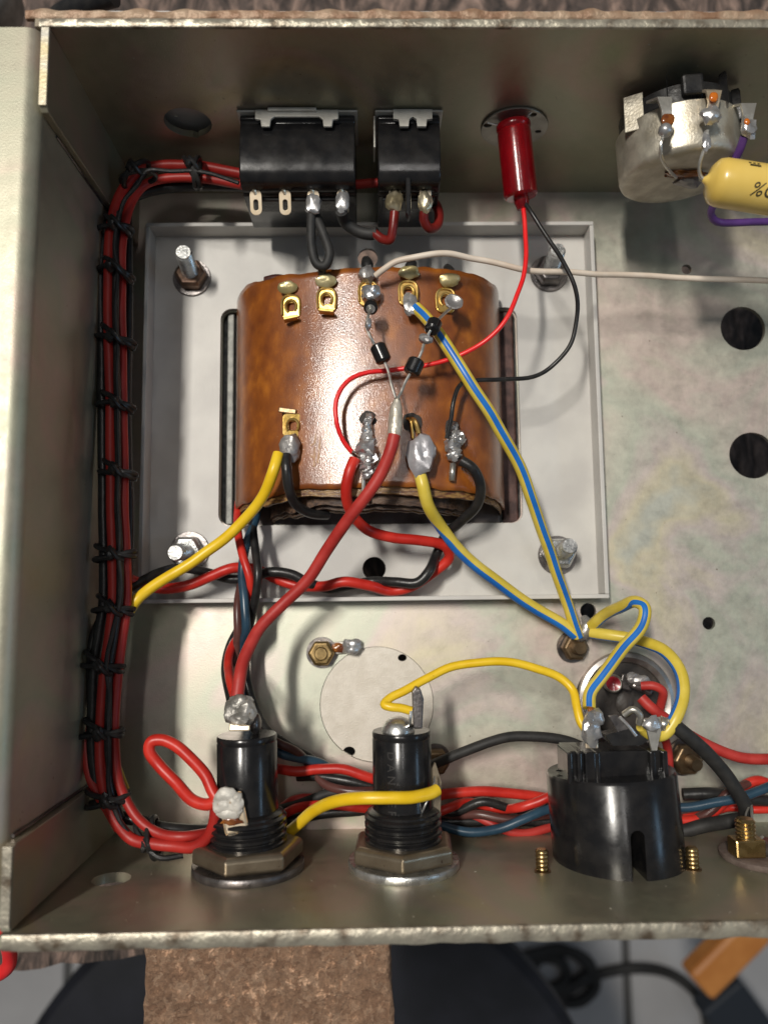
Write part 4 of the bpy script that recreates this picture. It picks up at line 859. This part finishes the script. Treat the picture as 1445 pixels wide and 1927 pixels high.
hw([(220, 1430, 1.8), (232, 1462, 1.9), (241, 1485, 1.9)], .05, M_YEL2)
hw([(411, 1507, 3.15), (390, 1514, 3.1), (362, 1505, 3.0), (332, 1472, 2.8), (300, 1440, 2.7), (282, 1414, 2.7), (285, 1396, 2.7), (304, 1392, 2.7), (330, 1402, 2.75), (360, 1428, 2.85), (387, 1460, 3.0), (400, 1488, 3.1), (411, 1507, 3.15)], .122, M_RED)
CORD = [(450, 346), (400, 330), (362, 322), (320, 322), (275, 318), (258, 345), (232, 380), (222, 425), (218, 470), (221, 510), (219, 580), (222, 636), (221, 700), (222, 760), (223, 820), (223, 885), (224, 960), (224, 1038), (228, 1080), (226, 1135), (214, 1190), (203, 1250), (206, 1310), (203, 1370), (204, 1430), (206, 1498), (230, 1550), (262, 1590)]
MB().tube([P(u, v, 2.52) for u, v in CORD], .048, 8, sub=5, jit=.05).build('lacing_cord', M_RUB, hs)
random.seed(3)
for (u, v, a, w) in ((256, 328, -55, 1.0), (365, 322, 5, .95), (222, 430, 65, 1), (222, 512, 62, 1.05), (220, 640, 64, 1.05), (221, 762, 66, 1.05), (222, 886, 68, 1.05), (218, 1041, 88, 1.15), (215, 1143, 78, 1.1), (196, 1253, 75, 1.2), (193, 1372, 78, 1.2), (205, 1500, 88, 1.15), (284, 1578, 20, 1.05)):
    c = P(u, v, 2.25); ang = radians(a)       # direction of the cord ring across the bundle
    # the ring lies across the bundle: one axis in the picture plane (dir), the other vertical
    dirv = Vector((sin(ang), -cos(ang)*-1, 0)); dirv = Vector((sin(ang), -cos(ang), 0)) if True else dirv
    big = (u == 284)
    b = MB(); R1 = .37*w; R2 = .30
    dirs = dirv.normalized()
    for k2 in range(3 if big else 2):
        off = Vector((-dirs.y, dirs.x, 0))*(k2*.10-.05)
        tilt = (-.05 if k2 else .06)
        b.tube([c+off+dirs*R1*cos(q)*1.0+Vector((0, 0, R2*sin(q)))+Vector((-dirs.y, dirs.x, 0))*tilt*cos(q)*2 for q in [2*pi*j/14 for j in range(15)]], .060, 8, sub=2, jit=.12)
    b.blob(c+Vector((random.uniform(-.05, .05), random.uniform(-.04, .04), .33)), (.13*w, .11, .10), seed=u, rough=.5, n=10)
    b.tube([c+Vector((-.02, .12, .36)), c+Vector((.08, 0, .42)), c+Vector((.16, -.12, .34)), c+Vector((.24, -.16, .22))], .05, 8, sub=4)
    if big:
        b.tube([c+Vector((.0, -.1, .3)), c+Vector((.3, -.28, .35)), P(345, 1610, 2.5)], .06, 8, sub=5)
        b.tube([c+dirs*.3+Vector((0, 0, .2)), c+Vector((.05, .05, .42)), c-dirs*.35+Vector((.1, 0, .2))], .055, 8, sub=5)
    b.build('lacing_knot', M_RUB, hs)

# ------------------------------------------------------------ fuse holders on the front wall
def yfw(z): return YF0+(YF1-YF0)*z/H
def fuse(name, label, u_top, v_top, r, zc_, nut_m, wash_m, hexrot, ub):
    yw_ = yfw(zc_)
    top = P(u_top, v_top, zc_); 
    base_ = Vector((Q(ub, 1630, yw_).x, yw_, zc_))
    ax_ = (top-base_); L_ = ax_.length; 
    t = thing(name, label, 'fuse holder', base_, 'black fuse holders on the front wall')
    MB().lathe([(0, .0), (1.13, .0), (1.15, .03), (1.15, .13), (1.13, .16), (0, .16)], base_, NF, 56).build('washer', wash_m, t)
    MB().lathe([(.3, .165), (1.02, .165), (1.14, .23), (1.14, .46), (1.04, .54), (.3, .54)], base_, NF, 6, up=(cos(hexrot), 0, sin(hexrot)), smooth=False).build('hex_nut', nut_m, t, bevel=.035)
    pr_ = [(.74, .40)]
    for k in range(4):
        h = .50+k*.15; pr_ += [(.74, h), (.80, h+.04), (.80, h+.09), (.74, h+.13)]
    pr_ += [(.74, 1.12), (.66, 1.18), (0, 1.18)]
    MB().lathe([(0, .4)]+pr_, base_, ax_, 48).build('threaded_collar', M_BLACK, t)
    MB().lathe([(0, 1.1), (r*1.02, 1.1), (r*1.0, L_*.6), (r, L_-.16), (r*.98, L_-.14), (r*1.0, L_-.10), (r*1.0, L_-.03), (r*.97, L_), (0, L_)], base_, ax_, 56).build('barrel', M_BLACK, t)
    return t, base_, ax_.normalized(), L_
f1, b1, a1, L1 = fuse('fuse_holder', 'left black fuse holder with a solder blob on its side tag', 465, 1382, .625, 2.6, M_NUTBRONZE, M_DSTEEL, .25, 470)
f2, b2, a2_, L2 = fuse('fuse_holder', 'middle black fuse holder crossed by a yellow wire', 755, 1374, .615, 2.6, M_NUTBRONZE, M_STEEL, .05, 760)
# left one: end tag and side tag
tip = b1+a1*L1
MB().box(P(452, 1356, 3.0), (.42, .42, .06), .02, Matrix.Rotation(radians(-20), 3, 'X')).build('end_tag', M_GOLD2, f1)
b = MB()
for (u, v, z, r1_, r2_, sd_) in ((452, 1325, 2.95, .27, .20, 6), (464, 1340, 3.05, .20, .24, 7), (441, 1344, 3.0, .20, .22, 8), (455, 1352, 3.08, .26, .14, 9), (470, 1352, 2.98, .10, .12, 10), (434, 1330, 2.95, .12, .13, 12)):
    b.blob(P(u, v, z), (r1_, r2_, .17), seed=sd_, rough=.28, n=18, fr=1.6, up=(1, 0, 0))
b.build('solder_blob', M_SOLDER3, f1)
MB().blob(P(482, 1362, 2.55), (.24, .12, .22), seed=2, rough=.1).build('contact_rivet', M_DSTEEL, f1)
MB().box(P(440, 1530, 3.32), (.48, .78, .06), .05, Matrix.Rotation(radians(12), 3, 'Z')).build('side_tag', M_GOLD2, f1)
b = MB()
for (u, v, z, r1_, r2_, sd_) in ((427, 1500, 3.36, .26, .20, 3), (440, 1514, 3.38, .20, .20, 4), (421, 1517, 3.38, .22, .17, 5), (432, 1526, 3.37, .26, .18, 6), (446, 1502, 3.36, .12, .12, 8), (410, 1512, 3.33, .10, .08, 9)):
    b.blob(P(u, v, z), (r1_, r2_, .10), seed=sd_, rough=.20, n=18, fr=1.3, up=(1, 0, 0))
b.build('solder_blob', mat('creamy_solder', (.42, .40, .36), (.66, .63, .57), nscale=3, rough=.48, metal=.12, bump=.5, bscale=7, speck=(.26, .14, .05), sscale=3.5, sthr=.05, bdist=.04), f1)
MB().blob(P(437, 1545, 3.40), (.20, .08, .03), seed=3, rough=.5, up=(1, 0, 0)).build('flux', M_FLUX, f1)
# middle one
MB().lathe([(0, .30), (.12, .29), (.25, .22), (.33, .10), (.35, 0), (0, 0)], b2+a2_*L2+Vector((-.07, 0, .12)), a2_+Vector((0, 0, .25)), 28).build('contact_rivet', M_STEEL, f2)
MB().prism([(0, 0), (.18, .0), (.22, .6), (.16, .8), (.06, .86), (-.02, .75)], P(777, 1368, 2.75), ((1, 0, 0), (0, 1, 0), (0, 0, 1)), -.03, .25).build('end_tag', M_DSTEEL, f2, bevel=.03)
MB().tube(uvz([(773, 1338, 3.05), (772, 1352, 3.05), (770, 1364, 3.0), (764, 1368, 3.0), (756, 1366, 2.95)]), .03, 8).build('bare_lead', M_STEEL, f2)
MB().prism([(0, 0), (.12, .9), (.30, 1.15), (.42, .75), (.38, .05)], P(793, 1542, 2.6), ((1, 0, 0), (0, 1, 0), (.3, 0, 1)), -.03, .03).build('side_tag', M_NUTBRONZE, f2)
MB().tube(uvz([(788, 1541, 3.0), (800, 1515, 3.15), (815, 1480, 3.05), (818, 1462, 2.9)]), .022, 8).build('bare_lead', M_STEEL, f2)
# raised lettering down the barrel of the middle one
cx_ = frame(a2_, (0, 0, 1)); upv = cx_[0]; sd = cx_[1]
if sd.x < 0: sd = -sd
def emb(body, size, start, ang0):
    vs, fs = print_text(body, size, 0, 0, 0)
    out = []
    for v in vs:
        h = L2-start-v.x; s = ang0+(v.y)/.615
        out.append(b2+a2_*h+(upv*cos(s)+sd*sin(s))*.6215)
    return out, fs
vs, fs = emb('D A N G E R', .24, .32, -.52)
o = MB().add(vs, fs, smooth=False).build('raised_lettering', mat('worn_raised_lettering', (.035, .033, .032), rough=.42), f2)
s = o.modifiers.new('thickness', 'SOLIDIFY'); s.thickness = .012; s.offset = 1
# bronze screw behind the middle barrel

# ------------------------------------------------------------ connector on the front wall
zc_ = 2.35; bw_ = Vector((Q(1160, 1640, yfw(zc_)).x, yfw(zc_), zc_)); tp = P(1160, 1468, zc_+.2)
co = thing('power_connector', 'large round black mains connector with slotted side on the front wall', 'connector', bw_)
bw_.x += .28; LK = tp.y-bw_.y+.16; axk = Vector((-.045, 1, -.035)).normalized(); RK = 1.35
tmpm = MB().lathe([(0, -.32), (RK, -.32), (RK*1.0, LK-.06), (RK*.97, LK), (0, LK)], bw_, axk, 72).build('barrel', M_BLACK, co)
# recessed slot: boolean with a rounded cutter
ct = MB(); ca = P(1200, 1640, 3.6)
cutp = [(-.14, -1.6), (.14, -1.6)]+[(.14*cos(radians(q)), 1.0+.14*sin(radians(q))) for q in range(0, 181, 20)]
ct.prism(cutp, (P(1199, 1620, 3.6).x, P(1200, 1575, 3.6).y-1.0, bw_.z+.2), ((1, 0, 0), (0, 1, 0), (0, 0, 1)), 0, 2)
cto = ct.build('cut', M_BLACK)
bm_ = tmpm.modifiers.new('cut', 'BOOLEAN'); bm_.object = cto; bm_.operation = 'DIFFERENCE'; bm_.solver = 'EXACT'
dg = bpy.context.evaluated_depsgraph_get(); dg.update()
nm = bpy.data.meshes.new_from_object(tmpm.evaluated_get(dg)); tmpm.modifiers.clear(); tmpm.data = nm; bpy.data.objects.remove(cto)
# raised block behind the barrel, with ribs
yk0 = bw_.y+LK; zb0 = 2.0; zt0 = 3.0
bx0 = P(1068, 1430, zt0).x; bx1 = P(1253, 1430, zt0).x; yk1 = P(1160, 1412, zt0-.1).y
MB().box(((bx0+bx1)/2, (yk0+yk1)/2-.1, (zb0+zt0)/2-.05), (bx1-bx0-.1, yk1-yk0+.2, zt0-zb0), .04).build('terminal_block', M_BLACK, co)
for (u, w) in ((1070, .10), (1088, .10), (1108, .22), (1122, .10), (1225, .12), (1248, .12)):
    q = P(u, 1430, zt0); MB().box((q.x, (yk0+yk1)/2-.05, zt0-.35), (w, yk1-yk0+.12, .9), .03).build('rib', M_BLACK, co)
MB().lathe([(0, 0), (.10, 0), (.10, .01), (0, .01)], Vector((P(1056, 1450, 2.4).x, yk0+.003, 2.35)), axk, 16).build('locating_hole', mat('deep_black', (.003, .003, .003), rough=.8), co)
tg = MB(); tg.box(P(1112, 1385, 3.0), (.26, .50, .05), .02); tg1 = tg.build('terminal', M_GOLD2, co)
MB().blob(P(1112, 1372, 3.1), (.19, .30, .14), seed=14, rough=.5, up=(1, 0, 0), fr=2).build('solder_blob', M_SOLDER, tg1)
MB().blob(P(1118, 1350, 3.0), (.20, .20, .15), seed=18, rough=.35).build('solder_blob', M_SOLDER, tg1)
MB().blob(P(1110, 1337, 2.95), (.10, .07, .08), seed=2, rough=.3).build('flux', M_FLUX, tg1)
tg2 = MB().prism([(-.17, .25), (.17, .28), (.17, .0), (.05, -.45), (-.03, -.45), (-.12, 0)], P(1227, 1375, 2.9), ((1, 0, 0), (0, 1, 0), (0, 0, 1)), -.03, .03).build('terminal', M_TIN, co)
MB().blob(P(1225, 1362, 2.95), (.17, .2, .10), seed=3, rough=.35).build('solder_blob', M_SOLDER, tg2)
MB().prism([(-.45, .12), (.1, .25), (.45, .0), (.3, -.1), (-.3, -.1)], P(1180, 1394, 2.9), ((1, 0, 0), (0, 1, 0), (0, 0, 1)), -.4, -.02).build('terminal_shroud', M_BLACK2, co)
tg3 = MB().prism([(-.3, .28), (-.12, .30), (.32, -.22), (.30, -.36), (-.05, -.2)], P(1172, 1372, 2.85), ((1, 0, 0), (0, 1, 0), (0, 0, 1)), -.05, .02).build('terminal', M_DSTEEL, co, bevel=.015)
MB().tube(uvz([(1165, 1350, 2.9), (1182, 1366, 2.92), (1198, 1385, 2.9)]), .035, 8, jit=.05).build('solder_seam', M_SOLDER, tg3)
MB().tube(uvz([(1173, 1345, 2.8), (1190, 1335, 2.9), (1203, 1345, 2.9), (1202, 1362, 2.8)]), .07, 10).build('terminal', M_TIN, co)

# ------------------------------------------------------------ screws with tags
def screw(label, u, v, z, rn, m1, m2, rim, hgt=.28, axis=(0, 0, 1), grp='brass screws and nuts on the chassis floor', lean=(0, 0)):
    base_ = P(u, v, z); t = thing('brass_screw', label, 'screw', base_, grp)
    ax_ = Vector((lean[0], lean[1], 1)).normalized()
    MB().lathe([(.02, 0), (rn*1.25, 0), (rn*1.28, .025), (rn*1.25, .06), (.02, .06)], base_, ax_, 28, wob=.02).build('washer', M_DSTEEL, t)
    MB().lathe([(.05, .06), (rn*.98, .06), (rn*1.1, .11), (rn*1.1, .11+hgt*.6), (rn*.95, .06+hgt), (.05, .06+hgt)], base_, ax_, 6, smooth=False).build('nut', m1, t, bevel=.03)
    MB().lathe([(.0, 0), (.155, .05)]+THREAD(.165, .1, hgt+rim, .06)+[(.14, hgt+rim+.02), (0, hgt+rim+.02)], base_, ax_, 20).build('threaded_shank', m2, t)
    return t
s1 = screw('clean brass nut left of the round knockout disc', 606, 1228, 0, .30, M_BRASS, M_BRASS, .12)
MB().box(P(645, 1218, .10), (.42, .30, .05), .02, Matrix.Rotation(.1, 3, 'Z')).build('solder_tag', M_TIN, s1)
MB().blob(P(638, 1219, .15), (.12, .18, .05), seed=4, rough=.4).build('flux', M_FLUX, s1)
MB().blob(P(662, 1217, .18), (.20, .22, .13), seed=8, rough=.4, n=18).build('solder_blob', M_SOLDER, s1)
s2 = screw('tarnished brass nut where the striped wires meet under the tray corner', 1075, 1217, 0, .31, M_DBRASS, M_DBRASS, .28, lean=(.12, .0))
MB().tube(uvz([(1087, 1205, .35), (1098, 1190, .45), (1104, 1175, .45), (1098, 1160, .35)]), [.06, .14, .17, .10], 12, jit=.08).build('solder_blob', M_SOLDER, s2)
s3 = screw('bronze screw half hidden behind the middle fuse holder', 818, 1428, 0, .30, M_DBRASS, M_DBRASS, .1, lean=(.1, -.1))
s4 = screw('dark bronze screw between the connector and the black sleeve', 1283, 1424, .0, .36, M_DBRASS, M_DBRASS, .35, lean=(.15, -.1))
# connector fixing screws standing out of the front wall
for (u, v, lab) in ((1020, 1640, 'threaded brass screw end left of the black connector'), (1303, 1636, 'threaded brass screw end right of the black connector')):
    c = onfront(u, v, 0); t = thing('screw_end', lab, 'screw', c, 'brass screw ends beside the connector')
    MB().lathe([(.02, 0), (.17, 0), (.17, .02), (.02, .02)], c, NF, 18, wob=.1).build('flange', M_DBRASS, t)
    MB().lathe([(.09, .0)]+THREAD(.13, .02, .42, .08)+[(.09, .44), (0, .44)], c, NF, 20).build('threaded_shank', M_BRASS, t)
# brass terminal post at the right edge
c = onfront(1440, 1620, 0); tp_ = thing('terminal_post', 'brass threaded post with square nut on a dark round plate at the right edge', 'terminal', c)
MB().lathe([(0, 0), (.92, 0), (.95, .04), (.95, .12), (.9, .15), (0, .15)], c+Vector((.1, 0, -.1)), NF, 56).build('round_plate', mat('rough_brown_plate', (.10, .07, .06), (.17, .13, .11), nscale=3, rough=.7, bump=.7, bscale=12), tp_)
MB().lathe([(0, .15), (.55, .15), (.58, .2), (.5, .26), (0, .26)], c+Vector((.25, 0, -.2)), NF, 40).build('inner_ring', M_DSTEEL, tp_)
pc_ = onfront(1405, 1612, .15)
MB().box(pc_+NF*.20, (.62, .36, .42), .04).build('square_nut', M_BRASS, tp_)
MB().lathe([(.17, .3)]+THREAD(.20, .34, .75, .08)+[(.16, .76), (0, .76)], pc_, NF, 24).build('threaded_shank', M_BRASS, tp_)
MB().tube(uvz([(1410, 1515, 1.9), (1402, 1535, 2.2), (1404, 1562, 2.4), (1405, 1590, 2.5)]), .022, 6).build('bare_lead', M_TIN, tp_)
MB().tube(uvz([(1412, 1515, 1.9), (1414, 1535, 2.3), (1418, 1565, 2.5), (1424, 1580, 2.6), (1435, 1574, 2.6)]), .03, 6).build('bare_lead', M_TIN, tp_)

# ------------------------------------------------------------ electrolytic can under the floor
ec = P(1174, 1318, -.1); el = thing('can_capacitor', 'aluminium can capacitor end with red dot showing through the floor behind the connector', 'capacitor', ec)
RE = 92/75.3
MB().lathe([(0, -3), (RE-.02, -3), (RE-.01, .10), (RE-.05, .20), (RE-.15, .24), (RE-.27, .18), (RE-.31, .02), (0, .02)], ec, (0, 0, 1), 72).build('can_rim', M_ALU, el)
MB().lathe([(0, .03), (RE-.27, .03), (RE-.27, .08), (RE-.4, .10), (0, .10)], ec, (0, 0, 1), 56).build('phenolic_disc', M_PHEN, el)
r1 = P(1153, 1286, .75); 
MB().lathe([(0, -.6), (.20, -.6), (.22, .0), (.19, .04), (.165, .03), (0, .0)], r1, (-.15, .05, 1), 28).build('rivet', M_WASHER, el)
MB().lathe([(0, -.0), (.17, .015), (.165, .04), (.06, .02), (0, .012)], r1+Vector((-.003, 0, .02)), (-.15, .05, 1), 24).build('red_dot', M_REDDOT, el)
MB().box(P(1178, 1284, .5), (.30, .36, .08), .03, Matrix.Rotation(-.3, 3, 'Z')).build('terminal', M_DSTEEL, el)
MB().box(P(1206, 1290, .8), (.5, .30, .35), .06, Matrix.Rotation(-.45, 3, 'Z')).build('terminal', M_DSTEEL, el)
MB().blob(P(1190, 1276, .95), (.14, .16, .12), seed=4, rough=.4).build('solder_blob', M_SOLDER2, el)
MB().blob(P(1206, 1280, 1.0), (.13, .2, .12), seed=5, rough=.4).build('solder_blob', M_SOLDER2, el)
MB().blob(P(1175, 1325, .12), (.3, .22, .08), seed=6, rough=.2).build('moulded_boss', M_PHEN, el)

# ------------------------------------------------------------ dust on the metal
random.seed(11)
b = MB()
def fleck(c, s, nrm):
    x, y, z = frame(nrm); a = random.random()*6.28
    x2 = x*cos(a)+y*sin(a); y2 = y*cos(a)-x*sin(a); l = random.uniform(.5, 2.2)
    p = [c+x2*s*l, c+y2*s*.5, c-x2*s*l, c-y2*s*.5, c+z*s*.5]
    b.add(p, [[0, 1, 4], [1, 2, 4], [2, 3, 4], [3, 0, 4], [3, 2, 1, 0]], smooth=False)
for _ in range(520):
    r = random.random()
    if r < .45:
        u = random.choice([random.gauss(560, 110), random.gauss(770, 60), random.gauss(1290, 90), random.uniform(150, 1440)]); v = random.uniform(70, 330)
        fleck(onrear(u, v, .005), random.uniform(.006, .022), NR)
    elif r < .65: fleck(onfront(random.uniform(60, 1440), random.uniform(1590, 1735), .005), random.uniform(.006, .02), NF)
    elif r < .8: fleck(P(random.uniform(480, 640), random.uniform(345, 372), .003), random.uniform(.006, .02), (0, 0, 1))
    else: fleck(P(random.uniform(280, 1440), random.uniform(380, 1550), .003), random.uniform(.005, .014), (0, 0, 1))
tag(b.build('dust_flecks', M_DUST), 'tiny pale dust flecks lying on the chassis walls and floor', 'dust', kind='stuff')

# ------------------------------------------------------------ things under and around the chassis
ZB = -5.6
e0 = P(60, 1822, ZB); e1 = P(300, 1796, ZB); dd = (e1-e0); e2 = e0+dd*14; em = e0-dd*4
b = MB(); fr_ = []
for i in range(120):
    p = em.lerp(e2, i/119); fr_.append((p.x, p.y+.12*noise.noise(Vector((p.x*1.2, 0, 0)))+.05*noise.noise(Vector((p.x*5, 1, 0)))))
b.prism(fr_+[(e2.x, 70), (em.x, 70)], (0, 0, 0), ((1, 0, 0), (0, 1, 0), (0, 0, 1)), ZB-2.2, ZB)
tag(b.build('workbench_board', benchmat()), 'worn mottled brown board lying beneath the chassis', 'board')
ck0 = P(272, 1850, -.22); ck1 = P(737, 1850, -.22)
o = MB().box(((ck0.x+ck1.x)/2, ck0.y-1.4, (-.22+ZB+.02)/2), (ck1.x-ck0.x, 6.4, -.22-ZB-.02), .10, seg=3).build('cork_block', corkmat())
tag(o, 'brown pressed cork block propping up the front of the chassis', 'block')
bm = bmesh.new(); bm.from_mesh(o.data); bmesh.ops.subdivide_edges(bm, edges=bm.edges[:], cuts=24, use_grid_fill=True)
for v in bm.verts: v.co += Vector((noise.noise(v.co*1.6), noise.noise(v.co*1.6+Vector((5, 0, 0))), noise.noise(v.co*2.3+Vector((0, 5, 0)))))*.07 + Vector((noise.noise(v.co*6), noise.noise(v.co*6+Vector((5, 0, 0))), noise.noise(v.co*6+Vector((0, 5, 0)))))*.05
bm.to_mesh(o.data); bm.free()
zs = -30
sc_ = P(567, 2277, zs); rs_ = 560/1420*(D-zs)
MB_ = MB().lathe([(0, -3.0), (rs_*.96, -3), (rs_, -2.4), (rs_, -.8), (rs_*.97, -.15), (rs_*.9, 0), (0, .1)], sc_, (0, 0, 1), 80)
so = thing('round_stool', 'round stool with dark blue black seat below the cork block', 'stool', (sc_.x, sc_.y, -75))
MB_.build('seat', M_SEAT, so)
MB().lathe([(2.2, 0), (2.2, 43)], (sc_.x, sc_.y, -75.5), (0, 0, 1), 20).build('column', M_DSTEEL, so)
MB().lathe([(0, 0), (17, 0), (17, 1), (3, 3), (0, 3)], (sc_.x, sc_.y-2, -75), (0, 0, 1), 40).build('foot', M_DSTEEL, so)
# black cable coil on the floor
ZF = -76
cc = [(880, 1935), (960, 1915), (1020, 1895), (1085, 1850), (1112, 1820), (1085, 1795), (1035, 1790), (985, 1805), (990, 1840), (1040, 1860), (1065, 1840), (1055, 1810), (1015, 1805), (1000, 1845), (1040, 1880), (1090, 1885), (1120, 1855), (1105, 1815), (1050, 1785), (960, 1830), (985, 1862), (1060, 1860), (1130, 1832), (1200, 1822), (1260, 1832), (1300, 1860), (1325, 1900), (1335, 1960)]
pts = [P(u, v, ZF+.9+.5*(i % 2)) for i, (u, v) in enumerate(cc)]
tag(MB().tube(pts, .62, 12, sub=8).build('coiled_cable', M_MATTE), 'black cable lying in loose loops on the tiled floor', 'cable')
# orange wooden leg and navy block
def bar(p, q, w, h, nm, m, lab, cat):
    d = (q-p); mid = (p+q)/2; z = d.normalized(); x = z.cross(Vector((0, 0, 1))).normalized(); y = z.cross(x)
    o = MB().box(mid, (w, h, d.length), .4, Matrix((x, y, z)).transposed()).build(nm, m); return tag(o, lab, cat)
bar(P(1308, 1848, -50), P(1420, 1735, -50), 2.9, 2.4, 'stool_leg', M_ORANGE, 'orange varnished wooden leg slanting in the lower right corner', 'wooden leg')
bar(P(1345, 1862, -66), P(1430, 1975, -66), 5.4, 3, 'rubber_block', M_NAVY, 'dark navy bar on the floor below the orange leg', 'bar')
# cables at the back and the red lead at the lower left
wire([(85, 62, 1.0), (120, 28, 1.2), (160, 10, 1.5), (215, -12, 1.8)], .28, M_RUB, 'thick black cable behind the upper left chassis corner', name='thick_cable', cat='cable')
kn = P(-30, 25, -1.0)
tag(MB().lathe([(0, 0), (1.15, 0), (1.2, .2), (1.2, .9), (1.1, 1.1), (0, 1.1)], kn, (0, 0, 1), 48).build('weathered_disc', MATS['dull_washer']), 'dark mottled round disc behind the upper left corner', 'disc')
wire([(-25, 1835, 1.0), (0, 1832, 1.2), (16, 1818, 1.4), (20, 1798, 1.6), (16, 1775, 1.9), (8, 1750, 2.2)], .15, M_RED3, 'bright red lead curling below the lower left chassis corner', cat='wire')
# tiled floor
fl = MB().box((0, 0, ZF-1.1), (700, 700, 2), 0).build('floor', M_GROUT, origin=(0, 0, ZF-1.1)); fl['kind'] = 'structure'
gx = P(1178, 1850, ZF).x; TW = 33.0
t0 = MB().box((0, 0, 0), (TW-1.0, TW-1.0, .9), .12).build('tile', M_TILE, fl, origin=(0, 0, 0)); first = True
for i in range(-5, 6):
    for j in range(-7, 5):
        o = t0 if first else t0.copy()
        if not first: COL.objects.link(o)
        first = False; o.parent = fl
        o.location = (gx+TW*(i+.5), -14+TW*j, 1.0+random.uniform(-.04, .04))
